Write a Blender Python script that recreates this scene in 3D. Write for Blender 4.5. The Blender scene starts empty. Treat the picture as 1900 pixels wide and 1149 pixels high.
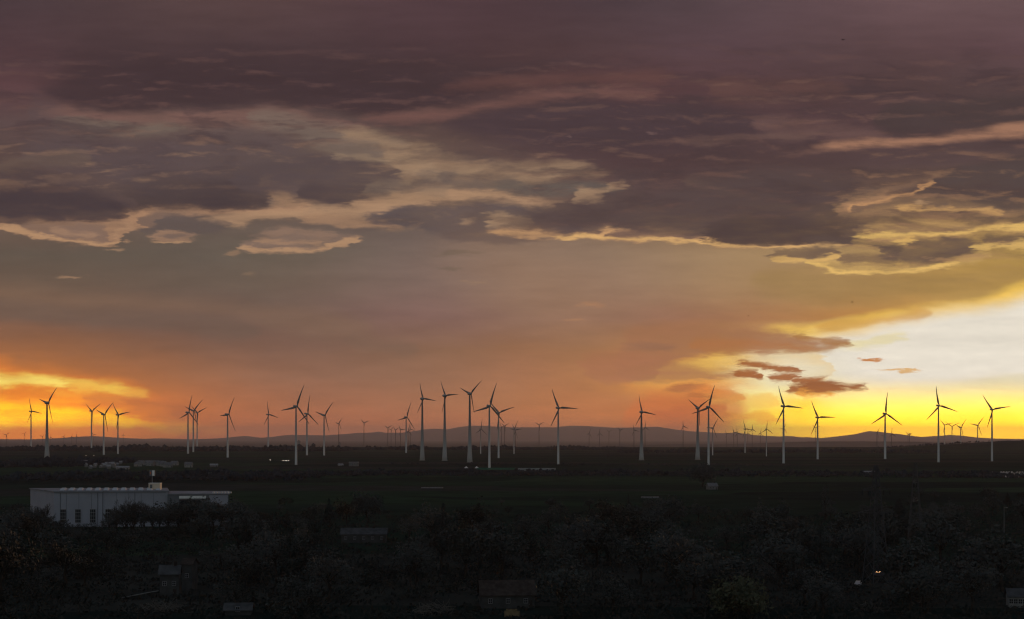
import bpy, bmesh, math, random
from mathutils import Vector, Matrix, Euler
random.seed(7)
S = bpy.context.scene
COL = S.collection
R_ = math.radians

# ------------------------------------------------------------------ camera
F, HY, CX, CAMZ = 2610.0, 810.0, 950.0, 45.0      # focal length, horizon row, centre column (photo pixels), eye height (m)
cam_d = bpy.data.cameras.new('camera'); cam = bpy.data.objects.new('camera', cam_d); COL.objects.link(cam)
cam.location = (0, 0, CAMZ); cam.rotation_euler = (R_(90), 0, 0)
cam_d.sensor_width = 36.0; cam_d.sensor_fit = 'HORIZONTAL'
cam_d.lens = 36.0 * F / 1900.0
cam_d.shift_y = (HY - 574.5) / 1900.0
cam_d.clip_start = 1.0; cam_d.clip_end = 90000.0
S.camera = cam

# ------------------------------------------------------------------ exposure / sampling
S.view_settings.view_transform = 'Standard'; S.view_settings.look = 'None'
S.view_settings.gamma = 1.0; S.view_settings.exposure = 0.0
S.cycles.use_denoising = True; S.cycles.pixel_filter_type = 'BLACKMAN_HARRIS'; S.cycles.filter_width = 1.25
S.cycles.sample_clamp_indirect = 2.0
S.cycles.max_bounces = 5; S.cycles.diffuse_bounces = 3; S.cycles.volume_bounces = 1
S.cycles.transparent_max_bounces = 8

# ------------------------------------------------------------------ sun, low behind the cloud at the right
SUN_AZ, SUN_EL = 16.0, 3.6
sun_d = bpy.data.lights.new('sun', 'SUN'); sun = bpy.data.objects.new('sun', sun_d); COL.objects.link(sun)
sun_d.energy = 0.5; sun_d.angle = R_(5.0); sun_d.color = (1.0, 0.50, 0.20)
_d = Vector((math.sin(R_(SUN_AZ)) * math.cos(R_(SUN_EL)), math.cos(R_(SUN_AZ)) * math.cos(R_(SUN_EL)), math.sin(R_(SUN_EL))))
sun.rotation_euler = _d.to_track_quat('Z', 'Y').to_euler()
sun.location = (800, 3000, 400)

# ------------------------------------------------------------------ sky
def lin(c):
    out = []
    for v in c:
        v = v / 255.0
        out.append(v / 12.92 if v <= 0.04045 else ((v + 0.055) / 1.055) ** 2.4)
    return tuple(out) + (1.0,)

W = bpy.data.worlds.new('World'); S.world = W; W.use_nodes = True
W.cycles.sampling_method = 'MANUAL'; W.cycles.sample_map_resolution = 512
nt = W.node_tree; nt.nodes.clear()
LK = nt.links
def setin(sock, v):
    if isinstance(v, bpy.types.NodeSocket): LK.new(v, sock)
    else: sock.default_value = v
def M(op, *a):
    n = nt.nodes.new('ShaderNodeMath'); n.operation = op
    for s, v in zip(n.inputs, a): setin(s, v)
    return n.outputs[0]
def MR(v, a, b, c=0.0, d=1.0, kind='SMOOTHSTEP'):
    n = nt.nodes.new('ShaderNodeMapRange'); n.interpolation_type = kind
    for s, x in zip(n.inputs, (v, a, b, c, d)): setin(s, x)
    return n.outputs[0]
def MIX(f, a, b):
    n = nt.nodes.new('ShaderNodeMix'); n.data_type = 'RGBA'
    setin(n.inputs[0], f); setin(n.inputs[6], a); setin(n.inputs[7], b)
    return n.outputs[2]
def XYZ(x, y, z=0.0):
    n = nt.nodes.new('ShaderNodeCombineXYZ')
    for s, v in zip(n.inputs, (x, y, z)): setin(s, v)
    return n.outputs[0]
def NOISE(vec, scale, detail=4.0, rough=0.55):
    n = nt.nodes.new('ShaderNodeTexNoise'); n.noise_dimensions = '3D'
    setin(n.inputs['Vector'], vec); n.inputs['Scale'].default_value = scale
    n.inputs['Detail'].default_value = detail; n.inputs['Roughness'].default_value = rough
    return n

tc = nt.nodes.new('ShaderNodeTexCoord')
sp = nt.nodes.new('ShaderNodeSeparateXYZ'); LK.new(tc.outputs['Generated'], sp.inputs[0])
dx, dy, dz = sp.outputs
# a cloud screen at infinity to the west: horizontal and vertical slope of the view ray, counted in units of 1/2610
yc = M('MAXIMUM', dy, 0.2)
U = M('MULTIPLY_ADD', M('DIVIDE', dx, yc), F, CX)
V = M('MULTIPLY_ADD', M('DIVIDE', dz, yc), -F, HY)
hx = M('MULTIPLY', U, 0.01); hv = M('MULTIPLY', V, 0.01)
# wisps lie flat near the horizon and open up overhead
P1 = XYZ(M('MULTIPLY', hx, 0.42), M('MULTIPLY', hv, 1.25), 0.0)
P2 = XYZ(M('MULTIPLY', hx, 1.1), M('MULTIPLY', hv, 3.6), 4.0)
n1 = NOISE(P1, 1.0, 5.0, 0.5); n2 = NOISE(P2, 1.0, 6.0, 0.6)
s1 = nt.nodes.new('ShaderNodeSeparateXYZ'); LK.new(n1.outputs['Color'], s1.inputs[0])
s2 = nt.nodes.new('ShaderNodeSeparateXYZ'); LK.new(n2.outputs['Color'], s2.inputs[0])
def off(base, n, amp): return M('MULTIPLY_ADD', M('SUBTRACT', n, 0.5), amp, base)
P4 = XYZ(M('MULTIPLY', hx, 2.6), M('MULTIPLY', hv, 11.0), 7.0)
n4 = NOISE(P4, 1.0, 5.0, 0.65)
s4 = nt.nodes.new('ShaderNodeSeparateXYZ'); LK.new(n4.outputs['Color'], s4.inputs[0])
P3 = XYZ(M('MULTIPLY', hx, 0.8), M('MULTIPLY', hv, 4.5), 9.0)
n3 = NOISE(P3, 1.0, 6.0, 0.62)
thin = MR(n3.outputs['Fac'], 0.32, 0.58, 0.62, 1.0, 'LINEAR')                  # clouds are thin in streaks
Us = off(U, s1.outputs[0], 70.0); Vs = off(off(V, s1.outputs[1], 34.0), s2.outputs[1], 22.0)            # soft sheets
Ur = off(off(off(U, s1.outputs[0], 60.0), s2.outputs[0], 90.0), s4.outputs[0], 60.0)                     # ragged clouds
Vr = off(off(off(V, s1.outputs[1], 18.0), s2.outputs[1], 26.0), s4.outputs[1], 17.0)

P5 = XYZ(M('MULTIPLY_ADD', s1.outputs[2], 1.1, M('MULTIPLY', hx, 0.75)), M('MULTIPLY_ADD', s1.outputs[0], 0.9, M('MULTIPLY', hv, 3.4)), 21.0)
n5 = NOISE(P5, 1.0, 8.0, 0.63)
n6 = NOISE(XYZ(M('MULTIPLY_ADD', s1.outputs[2], 1.1, M('MULTIPLY', hx, 0.75)), M('ADD', M('MULTIPLY_ADD', s1.outputs[0], 0.9, M('MULTIPLY', hv, 3.4)), 0.30), 21.0), 1.0, 6.0, 0.6)
RELIEF = M('SUBTRACT', n5.outputs['Fac'], n6.outputs['Fac'])                    # vapour thins out below: that side faces the sun
def layers(y0, y1, dark, lit, op_d, op_l, x0=-400.0, x1=-300.0, x2=2200.0, x3=2300.0):   # thin layers of vapour, warm below
    global sky, _last
    win = M('MULTIPLY', M('MULTIPLY', MR(Vs, y0 - 45, y0 + 45), MR(Vs, y1 + 40, y1 - 40)), M('MULTIPLY', MR(U, x0, x1), MR(U, x3, x2)))
    a_ = M('MULTIPLY', win, MR(n5.outputs['Fac'], 0.47, 0.62, 0.0, op_d))
    sky = MIX(a_, sky, lin(dark))
    r_ = M('MULTIPLY', win, MR(RELIEF, 0.01, 0.22, 0.0, op_l))
    sky = MIX(r_, sky, lin(lit)); _last = r_
# clear air: one row of colours per height, west to north
ROWS = [
 (-150,[(66,54,60)]*11),
 (0,  [(72,57,61),(80,62,64),(86,66,66),(86,65,66),(82,61,66),(78,58,62),(74,59,64),(84,68,72),(96,74,78),(106,82,84),(100,78,80)]),
 (90, [(80,58,62),(76,58,60),(78,60,62),(78,60,62),(76,56,60),(76,56,58),(82,62,64),(90,68,74),(88,68,70),(88,66,68),(96,72,76)]),
 (160,[(94,66,68),(80,60,62),(70,54,56),(66,51,54),(70,54,56),(78,58,58),(86,60,62),(86,62,64),(78,58,60),(80,62,62),(84,66,66)]),
 (230,[(90,72,72),(96,76,72),(104,86,80),(100,82,78),(82,64,62),(74,58,60),(72,56,60),(78,60,62),(80,60,62),(80,62,64),(80,64,64)]),
 (300,[(88,70,66),(88,72,70),(92,76,74),(108,90,80),(120,98,84),(88,68,68),(76,58,60),(78,60,60),(82,64,64),(86,68,68),(84,68,66)]),
 (370,[(84,68,68),(88,72,70),(112,92,82),(136,110,90),(140,114,92),(128,104,88),(96,76,74),(86,68,68),(92,76,70),(118,92,72),(96,78,72)]),
 (420,[(112,90,78),(106,88,78),(98,86,78),(110,92,82),(98,86,82),(108,92,84),(128,104,84),(130,104,80),(140,112,80),(165,130,86),(150,120,80)]),
 (470,[(95,83,73),(97,86,75),(99,88,79),(105,94,81),(118,100,93),(134,112,99),(146,120,99),(160,130,97),(172,140,97),(176,140,85),(169,136,77)]),
 (530,[(111,90,75),(107,88,75),(105,90,79),(111,94,81),(126,103,95),(140,113,99),(150,119,99),(164,131,97),(172,135,91),(173,134,73),(201,158,73)]),
 (590,[(124,93,76),(114,87,74),(108,85,78),(116,93,82),(130,99,92),(138,105,92),(148,109,90),(160,113,86),(182,129,76),(201,145,70),(222,195,140)]),
 (650,[(162,104,65),(142,96,67),(126,92,75),(124,92,77),(134,100,79),(146,104,77),(168,112,71),(201,136,63),(225,196,127),(226,222,217),(226,224,223)]),
 (700,[(200,120,56),(176,106,56),(156,104,74),(140,100,80),(144,104,80),(160,110,80),(180,118,72),(222,150,64),(230,215,165),(230,227,220),(230,226,215)]),
 (750,[(235,150,40),(222,120,40),(178,106,66),(160,102,72),(160,106,78),(174,114,74),(190,118,70),(212,118,52),(232,205,70),(231,222,150),(231,222,165)]),
 (790,[(236,150,25),(232,125,35),(196,108,62),(182,106,68),(180,108,72),(192,114,70),(200,120,66),(214,120,50),(234,200,40),(234,208,60),(234,210,75)]),
 (830,[(222,95,25),(212,95,32),(196,102,56),(188,102,66),(186,104,68),(194,108,64),(206,115,58),(225,135,40),(236,190,20),(236,205,30),(236,205,30)]),
]
def row_ramp(cols):
    n = nt.nodes.new('ShaderNodeValToRGB'); n.color_ramp.interpolation = 'B_SPLINE' if len(set(cols)) > 1 else 'LINEAR'
    e = n.color_ramp.elements
    while len(e) < len(cols): e.new(0.5)
    for i, c in enumerate(cols):
        e[i].position = i / (len(cols) - 1); e[i].color = lin(c)
    LK.new(M('DIVIDE', Us, 1900.0), n.inputs[0])
    return n.outputs[0]
sky = None
for i, (yy, cols) in enumerate(ROWS):
    c = row_ramp(cols)
    sky = c if sky is None else MIX(MR(Vs, ROWS[i-1][0], yy, kind='LINEAR'), sky, c)

_last = None
def after(s):                                    # evaluate the clouds one after the other (keeps the shader's memory small)
    return s if _last is None else M('MULTIPLY_ADD', _last, 1e-6, s)
# clouds: (x, upper edge, lower edge) stations, colour, opacity, softness of both edges, ragged or soft
def band(pts, col, op=0.9, st=12.0, sb=8.0, rag=True):
    global sky, _last
    pts = sorted(pts); st = st * 1.25 + 4; sb = sb * 1.25 + 3
    x0, x1 = pts[0][0], pts[-1][0]; e = max(8.0, 0.06 * (x1 - x0))
    xa, xb = x0 - 2 * e, x1 + 2 * e
    ys = [p[1] for p in pts] + [p[2] for p in pts]
    ya, yb = min(ys) - 80.0, max(ys) + 80.0
    g = 0.35 * (st + sb) + 5.0
    u, v = (Ur, Vr) if rag else (Us, Vs)
    u = after(u); v = after(v)
    xn = MR(u, xa, xb, kind='LINEAR')
    res = []
    for k, sgn in ((1, 1), (2, -1)):
        n = nt.nodes.new('ShaderNodeFloatCurve'); cv = n.mapping.curves[0]
        def end(p, xx):
            mid = 0.5 * (p[1] + p[2]); return (xx, mid + sgn * g * 0.75)
        seq = [end(pts[0], x0 - e)] + [(p[0], p[k]) for p in pts] + [end(pts[-1], x1 + e)]
        cps = [((x - xa) / (xb - xa), (y - ya) / (yb - ya)) for x, y in seq]
        cv.points[0].location = cps[0]; cv.points[1].location = cps[-1]
        for q in cps[1:-1]: cv.points.new(*q)
        n.mapping.extend = 'HORIZONTAL'; n.mapping.update()
        LK.new(xn, n.inputs['Value'])
        res.append(M('MULTIPLY_ADD', n.outputs[0], yb - ya, ya))
    m = M('MULTIPLY', MR(M('SUBTRACT', v, res[0]), -st / 2, st / 2), MR(M('SUBTRACT', res[1], v), -sb / 2, sb / 2, 0.0, op))
    if rag and op < .94: m = M('MULTIPLY', m, thin)
    sky = MIX(m, sky, lin(col)); _last = m
def puff(cx, cy, rx, ry, col, op=0.9, soft=0.5, rag=True, rot=0.0):
    global sky, _last
    u, v = (Ur, Vr) if rag else (Us, Vs)
    u = after(u)
    n = nt.nodes.new('ShaderNodeMapping'); n.vector_type = 'TEXTURE'
    LK.new(XYZ(u, v), n.inputs['Vector'])
    n.inputs['Location'].default_value = (cx, cy, 0); n.inputs['Scale'].default_value = (rx, ry, 1)
    n.inputs['Rotation'].default_value = (0, 0, R_(rot))
    ln = nt.nodes.new('ShaderNodeVectorMath'); ln.operation = 'LENGTH'; LK.new(n.outputs[0], ln.inputs[0])
    m = MR(ln.outputs['Value'], 1 + soft, max(0.0, 1 - soft), 0.0, op)
    sky = MIX(m, sky, lin(col)); _last = m
HORIZON_GAIN = 1.3
HAZE_D = 1.0 / 38000           # haze density per metre
SKY_S = 0.08                 # strength of the open sky
EAST = (0.10, 0.11, 0.13)      # grey cloud deck behind the camera

# --- upper left
band([(100,198,224),(180,207,230),(260,208,236),(420,202,232),(520,196,228),(560,205,232),(660,226,246)],(122,90,82),.75,10,18)
band([(110,222,246),(200,227,254),(300,231,252),(345,236,246)],(112,98,88),.7,10,12)
band([(470,206,224),(540,212,248),(600,222,288),(650,235,302),(700,254,292),(745,262,276)],(118,102,92),.75,16,20)
band([(60,190,230),(90,200,260),(130,225,300),(200,262,300),(260,290,310)],(92,76,76),.5,40,40,False)
band([(95,150,184),(180,95,205),(350,90,207),(480,90,195),(560,95,199),(700,100,209),(800,110,194),(900,120,168),(1010,130,140)],(65,50,53),.85,80,14,False)
band([(60,262,300),(200,256,330),(330,258,386),(420,243,388),(500,250,380),(560,280,332),(620,302,322)],(88,74,75),.75,26,20)
layers(240, 400, (78,65,67), (150,118,96), .5, .5, -400., -300., 640., 760.)
band([(0,306,314),(60,290,308),(110,278,306),(150,283,304),(160,290,300)],(104,86,76),.6,12,14)
band([(-20,336,350),(10,336,350),(32,340,346)],(140,108,86),.7,8,8)
band([(80,330,337),(130,326,334),(165,328,332)],(110,88,78),.6,6,6)
band([(60,350,355),(110,350,355),(140,351,354)],(120,92,78),.6,5,5)
band([(490,326,342),(520,342,377),(560,350,384),(600,350,380),(625,365,380)],(148,116,92),.85,14,10)
band([(230,386,402),(260,386,408),(320,385,401),(400,385,397),(480,386,396),(570,384,392)],(166,128,100),.9,8,6)
band([(210,376,388),(300,342,391),(380,336,390),(450,330,389),(490,346,383),(508,360,374)],(65,54,57),.86,56,6)
band([(150,372,378),(210,366,376),(240,372,384)],(96,78,74),.6,6,6)
band([(610,291,298),(650,291,299),(690,292,302),(735,300,308)],(160,134,108),.8,6,10)
band([(440,322,346),(520,300,362),(600,295,379),(680,300,386),(720,310,371),(745,335,352)],(84,71,72),.9,18,12)
band([(560,345,372),(620,350,382),(690,350,387),(730,345,365)],(69,58,61),.6,26,12)
band([(-20,404,424),(50,404,436),(120,405,447),(190,403,451),(226,396,449),(235,395,440),(250,393,424),(290,391,416)],(164,126,98),.92,6,5)
band([(10,414,424),(70,415,434),(110,414,440),(160,414,444),(205,420,444)],(122,99,88),.85,6,5)
band([(-20,418,425),(60,431,438),(130,441,447),(200,445,451),(228,444,449)],(180,140,106),.95,3,2)
band([(90,424,428),(140,428,433),(190,431,436)],(158,124,100),.8,4,4)
band([(250,408,414),(236,416,426),(226,424,440)],(172,134,104),.6,5,5)
band([(-20,345,414),(60,342,412),(130,352,412),(200,366,408),(236,386,398)],(66,55,59),.88,26,6)
# --- middle gap
band([(640,238,262),(690,250,270),(740,262,322),(800,268,332),(860,290,346),(930,300,352),(1000,303,346),(1060,303,330),(1112,318,326)],(150,122,98),.8,18,16)
band([(400,401,413),(430,394,419),(480,392,413),(560,388,405),(640,384,399),(700,368,396),(760,356,385),(850,350,373),(900,351,367),(960,362,375),(1020,372,383),(1034,374,378)],(172,136,106),.92,8,5)
band([(720,290,310),(800,300,330),(830,316,330),(900,312,318)],(160,132,106),.5,14,14)
band([(818,320,332),(870,324,350),(920,329,348),(962,338,344)],(98,85,80),.85,8,8)
band([(920,344,352),(1000,341,366),(1080,339,362),(1150,348,362)],(98,88,82),.9,8,8)
band([(690,346,362),(760,336,358),(850,345,354)],(128,108,92),.6,10,10)
band([(770,328,332),(860,330,336)],(110,94,86),.5,6,6)
band([(560,402,410),(620,396,420),(680,400,418),(735,414,424)],(156,122,96),.85,6,5)
band([(270,400,424),(330,396,430),(400,404,430),(420,412,420)],(92,80,78),.7,8,10)
band([(690,397,410),(760,384,426),(850,376,447),(920,378,453),(980,386,451),(1040,400,440),(1100,420,430)],(89,78,79),.92,6,9)
puff(861,411,15,5,(160,130,104),.75,.8)
band([(905,409,415),(925,394,418),(945,400,420),(985,410,421)],(170,138,108),.9,6,7)
band([(445,458,465),(480,435,469),(540,429,471),(600,433,467),(657,442,448)],(128,105,92),.92,7,4)
band([(448,458,465),(480,464,470),(540,466,472),(600,462,468),(657,443,449)],(176,138,106),.95,3,2)
band([(470,446,452),(510,449,455),(560,452,457),(610,449,454)],(160,126,100),.8,4,4)
band([(490,433,438),(560,430,435),(620,437,441)],(142,114,96),.7,4,4)
puff(325,438,38,13,(150,118,96),.9,.25); puff(330,436,26,6,(112,94,86),.8,.5); puff(322,449,28,2,(172,136,104),.9,.5)
puff(215,461,12,3,(150,120,95),.8,.6); puff(425,468,15,4,(140,112,90),.8,.6); puff(535,473,18,2,(140,112,90),.7,.6)
puff(135,512,20,3,(152,120,94),.8,.5); puff(466,508,10,4,(128,106,88),.7,.6)
puff(850,470,38,4,(106,92,80),.7,.6); puff(835,496,26,3,(106,92,80),.6,.6); puff(880,520,20,3,(160,130,100),.4,.6)
puff(1095,563,22,4,(180,128,92),.6,.7); puff(1075,594,12,3,(180,128,92),.6,.7); puff(22,660,22,3,(150,98,62),.5,.6)
layers(262, 440, (82,69,69), (160,127,100), .5, .4, 620., 720., 1100., 1250.)
layers(95, 262, (68,53,57), (112,82,76), .5, .4)
# --- upper right
band([(830,222,236),(950,204,262),(1100,188,272),(1250,194,266),(1350,202,250),(1500,245,256)],(73,58,62),.8,26,30,False)
band([(690,212,228),(800,204,224),(900,190,206),(1000,172,194),(1100,168,184),(1200,167,184),(1215,170,178)],(112,80,74),.85,14,12)
band([(830,156,166),(950,142,162),(1090,138,158),(1250,136,150)],(98,68,64),.7,16,12)
band([(1330,150,184),(1400,148,190),(1480,152,188),(1580,165,180)],(100,72,66),.5,20,20)
band([(1240,257,263),(1400,250,259),(1520,246,253)],(104,80,74),.75,6,8)
band([(1400,222,234),(1500,224,248),(1600,238,260),(1650,250,258)],(106,80,76),.7,16,10)
band([(1640,206,240),(1750,184,246),(1900,176,237),(1960,170,232)],(73,60,60),.85,10,20,False)
band([(1515,266,271),(1600,257,270),(1700,254,267),(1800,244,258),(1930,233,250)],(164,120,96),.9,8,9,False)
puff(1210,244,12,3,(120,94,90),.5,.8); puff(1057,253,6,2,(120,96,90),.6,.6)
band([(1280,330,345),(1400,360,372),(1560,356,368),(1640,352,360)],(112,90,78),.7,14,8)
# --- big dark cloud with its lit underside
band([(930,425,433),(985,424,443),(1060,426,443),(1110,422,441),(1160,418,446),(1240,424,448),(1310,436,451),(1360,450,461),(1480,450,459),(1565,446,457),(1640,440,452)],(196,150,106),.92,10,5)
band([(940,408,418),(1000,384,431),(1060,366,424),(1150,352,420),(1200,356,432),(1300,330,441),(1360,318,456),(1450,312,454),(1550,326,453),(1600,360,446),(1650,395,433),(1685,410,426)],(82,67,66),.93,28,7)
band([(1010,400,428),(1060,405,436),(1100,408,434),(1120,415,428)],(88,72,70),.7,12,8)
band([(1060,362,372),(1085,350,372),(1110,355,368),(1130,348,358),(1154,341,347)],(166,134,105),.75,7,10)
band([(1140,430,437),(1200,427,443),(1250,434,443),(1305,440,447)],(98,78,74),.85,6,6)
band([(1040,424,430),(1080,420,432),(1112,424,430)],(88,73,72),.8,5,5)
band([(1330,420,452),(1420,400,453),(1500,410,452),(1580,425,450)],(72,58,57),.7,30,8)
# --- right, gold gaps
band([(1565,375,400),(1650,360,404),(1750,364,412),(1850,386,414),(1930,384,408)],(152,118,86),.75,14,12)
band([(1560,385,396),(1600,370,386),(1640,357,373),(1680,344,367),(1720,334,351),(1738,330,336)],(170,128,96),.8,10,10)
band([(1570,388,398),(1620,376,384),(1700,374,380),(1760,382,388)],(100,82,74),.7,6,6)
band([(1655,356,366),(1720,336,372),(1800,308,388),(1930,296,386)],(79,67,66),.85,12,22)
puff(1704,378,16,3,(190,150,110),.6,.8)
band([(1600,420,440),(1680,410,442),(1760,414,440),(1850,408,432),(1930,412,440)],(196,154,98),.7,12,12)
band([(1560,428,434),(1680,423,432),(1790,418,426),(1860,404,412)],(112,90,76),.7,8,6)
band([(1500,480,494),(1560,486,510),(1630,488,511),(1700,486,503),(1770,478,495),(1830,470,486)],(198,160,98),.85,12,6)
band([(1560,477,485),(1620,471,486),(1665,468,484)],(120,96,76),.85,8,8)
band([(1636,455,472),(1680,444,482),(1740,442,486),(1790,445,472),(1825,450,457)],(98,80,72),.93,6,9)
band([(1690,480,490),(1730,480,497),(1760,478,488)],(118,96,76),.6,8,8)
band([(1425,470,478),(1480,462,481),(1530,462,477),(1558,466,470)],(107,87,74),.92,5,6)
band([(1830,440,449),(1860,439,453),(1930,444,452)],(116,94,76),.85,6,6)
band([(1770,398,410),(1820,398,418),(1860,404,416),(1930,402,414)],(88,72,66),.85,6,8)
band([(1420,505,540),(1600,512,560),(1750,505,550),(1930,500,540)],(160,128,80),.6,20,30,False)
layers(300, 500, (88,71,66), (180,138,96), .45, .6, 1480., 1620., 2200., 2300.)
layers(150, 420, (70,56,58), (124,92,80), .4, .36, 900., 1050., 2200., 2300.)
band([(1040,437,443),(1110,435,441),(1170,438,444),(1240,444,449),(1310,447,452),(1360,455,460),(1480,454,459),(1565,452,457)],(226,178,114),.9,3,3)
band([(1500,487,493),(1560,502,509),(1630,503,510),(1700,497,503),(1770,487,493)],(230,186,108),.93,4,3)
band([(1590,431,436),(1680,429,434),(1760,431,436),(1850,423,428),(1930,419,425)],(232,188,108),.9,4,4)
band([(1580,446,451),(1640,448,453),(1690,438,443)],(226,180,104),.85,3,3)
band([(1430,480,484),(1500,483,487),(1560,474,478)],(216,172,104),.85,3,3)
band([(1800,456,461),(1850,452,457),(1930,456,461)],(220,178,104),.8,3,3)
band([(1570,388,393),(1600,376,381),(1640,366,371),(1700,356,361),(1738,336,341)],(196,146,100),.85,3,4)
band([(1660,384,388),(1720,386,391),(1790,392,397),(1860,396,400)],(205,158,100),.7,4,4)
band([(1480,440,452),(1560,438,456),(1620,444,458),(1660,452,464)],(90,74,68),.85,8,6)
# --- clear air, slanting veils
band([(-40,535,556),(200,545,576),(400,560,592),(660,590,622)],(130,102,82),.5,26,30,False)
band([(-40,558,584),(120,564,602),(300,580,618),(460,602,632)],(110,90,78),.6,16,22,False)
puff(1040,570,200,75,(158,122,92),.4,.95,False,35.0)
band([(640,622,640),(700,628,648),(775,640,652)],(122,96,80),.5,14,14,False)
# --- glow at the right
band([(1415,614,622),(1480,606,720),(1560,597,800),(1640,580,810),(1720,572,812),(1800,560,812),(1960,528,812)],(246,200,92),.95,17,120,False)
band([(1400,640,646),(1450,634,664),(1500,628,694),(1550,620,730),(1600,613,740),(1680,594,742),(1760,582,742),(1850,568,738),(1960,548,736)],(238,229,212),1.0,32,80,False)
band([(1520,606,611),(1580,597,609),(1650,588,601),(1720,577,590)],(205,145,62),.55,7,7,False)
band([(1500,700,740),(1600,715,758),(1750,720,760),(1960,722,762)],(240,222,160),.45,30,40,False)
band([(1700,722,730),(1800,714,730),(1960,700,724)],(229,216,176),.6,10,10,False)
band([(1440,640,648),(1520,640,652),(1600,632,644),(1680,620,630)],(233,215,140),.6,8,8)
band([(1180,690,704),(1290,664,706),(1340,653,708),(1420,653,712),(1520,650,720)],(232,186,92),.85,14,20)
puff(1408,735,62,44,(250,236,165),.95,.75); puff(1470,690,80,36,(234,226,200),.8,.95)
puff(1425,785,90,40,(246,214,60),.8,.9,False)
puff(1270,715,100,16,(228,150,70),.7,.8)
band([(1170,745,820),(1270,724,820),(1320,720,808),(1360,730,795),(1388,746,768)],(206,112,58),.74,30,44,False)
band([(1310,736,741),(1370,738,748),(1440,742,754)],(240,186,88),.7,8,10)
band([(1330,772,776),(1390,768,780),(1450,772,780)],(226,150,60),.7,8,10)
band([(1230,765,785),(1300,748,792),(1352,742,780)],(188,96,54),.55,16,22)
band([(1290,722,730),(1340,722,736),(1372,732,744)],(214,128,58),.7,6,8)
band([(1170,612,700),(1260,600,662),(1350,606,656),(1450,616,653),(1530,633,650),(1572,636,640)],(162,112,80),.92,16,6)
band([(1290,630,650),(1400,632,654),(1500,640,652),(1555,644,650)],(176,112,62),.6,10,6)
band([(1470,620,626),(1520,626,634),(1580,635,639)],(165,112,60),.8,6,5)
band([(1090,660,700),(1180,654,706),(1250,664,703),(1320,684,703),(1385,692,699),(1402,695,703)],(166,110,78),.9,16,8)
puff(1205,642,40,8,(150,106,80),.85,.5); puff(1268,718,40,8,(170,104,62),.85,.5); puff(1300,732,26,4,(180,105,55),.7,.5)
band([(1362,668,671),(1400,667,677),(1440,675,689),(1464,686,690)],(158,90,42),.94,4,4)
band([(1360,690,694),(1390,684,701),(1412,692,704)],(158,90,42),.94,5,4)
band([(1428,699,704),(1460,695,709),(1476,698,704)],(158,90,42),.94,4,4)
band([(1476,703,708),(1494,702,715),(1520,701,707),(1530,702,704)],(158,90,42),.94,4,4)
band([(1464,721,727),(1480,719,731),(1500,722,732)],(150,82,38),.94,5,6)
band([(1496,716,727),(1515,707,733),(1545,710,731),(1572,716,727),(1604,720,723)],(142,78,36),.95,5,6)
band([(1482,729,734),(1530,731,736),(1556,731,734)],(214,150,70),.94,4,4)
puff(1616,668,17,2.5,(200,124,50),.95,.5); puff(1652,687,20,1.8,(222,165,80),.85,.5); puff(1682,688,14,1.8,(222,165,80),.8,.5)
# --- glow at the left
band([(-40,672,812),(60,684,812),(130,692,812),(200,704,812),(260,718,812),(320,768,812)],(232,130,48),.75,30,40,False)
band([(-40,690,722),(40,693,717),(110,699,714),(170,706,716),(230,716,724)],(246,212,92),.9,14,10)
band([(-40,700,715),(40,702,713),(110,706,712)],(255,226,115),.7,8,8)
band([(120,708,716),(200,717,726),(280,728,734)],(240,184,78),.8,9,9)
band([(60,722,727),(150,728,734),(230,737,741)],(236,160,60),.6,8,8)
band([(-40,728,746),(50,724,741),(100,726,736)],(210,118,44),.85,8,10)
band([(-40,738,743),(30,739,745),(80,744,749)],(232,150,50),.6,6,6)
band([(-40,752,790),(50,755,788),(120,757,788),(180,763,788),(240,774,790)],(244,192,30),.9,18,16)
band([(180,768,778),(240,777,788),(300,785,795),(350,789,797)],(240,170,40),.75,10,10)
band([(20,766,770),(110,769,774),(190,776,780)],(228,140,40),.5,6,8)
band([(160,732,745),(220,729,764),(280,734,775),(340,750,786)],(190,108,62),.8,14,14)
band([(230,742,750),(290,748,757),(350,760,772)],(176,100,60),.6,10,10)
band([(300,786,792),(350,788,794),(410,794,799)],(230,138,62),.6,10,8)
band([(-40,797,806),(100,799,808),(220,801,810),(300,803,808)],(226,120,38),.7,10,10)
puff(120,742,40,4,(236,150,50),.6,.8)

# overall streaks in the vapour
gain = MR(n3.outputs['Fac'], 0.25, 0.75, 0.90, 1.10, 'LINEAR')
vm = nt.nodes.new('ShaderNodeVectorMath'); vm.operation = 'SCALE'
gain = M('MULTIPLY', gain, MR(V, 620.0, 815.0, 1.0, HORIZON_GAIN, 'LINEAR'))     # the glow is strongest along the horizon
gr = M('MULTIPLY', MR(U, 1320.0, 1640.0), MR(V, 700.0, 815.0)); gl = M('MULTIPLY', MR(U, 360.0, 80.0), MR(V, 700.0, 800.0))
def glowing(f, tint):                              # the air burns deepest right above the hills
    global sky
    n = nt.nodes.new('ShaderNodeVectorMath'); n.operation = 'MULTIPLY'; LK.new(sky, n.inputs[0]); n.inputs[1].default_value = tint
    sky = MIX(f, sky, n.outputs[0])
glowing(gr, (3.4, 2.75, 0.06)); glowing(gl, (2.15, 2.05, 0.2))
LK.new(sky, vm.inputs[0]); LK.new(gain, vm.inputs['Scale'])
west = vm.outputs[0]
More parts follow.
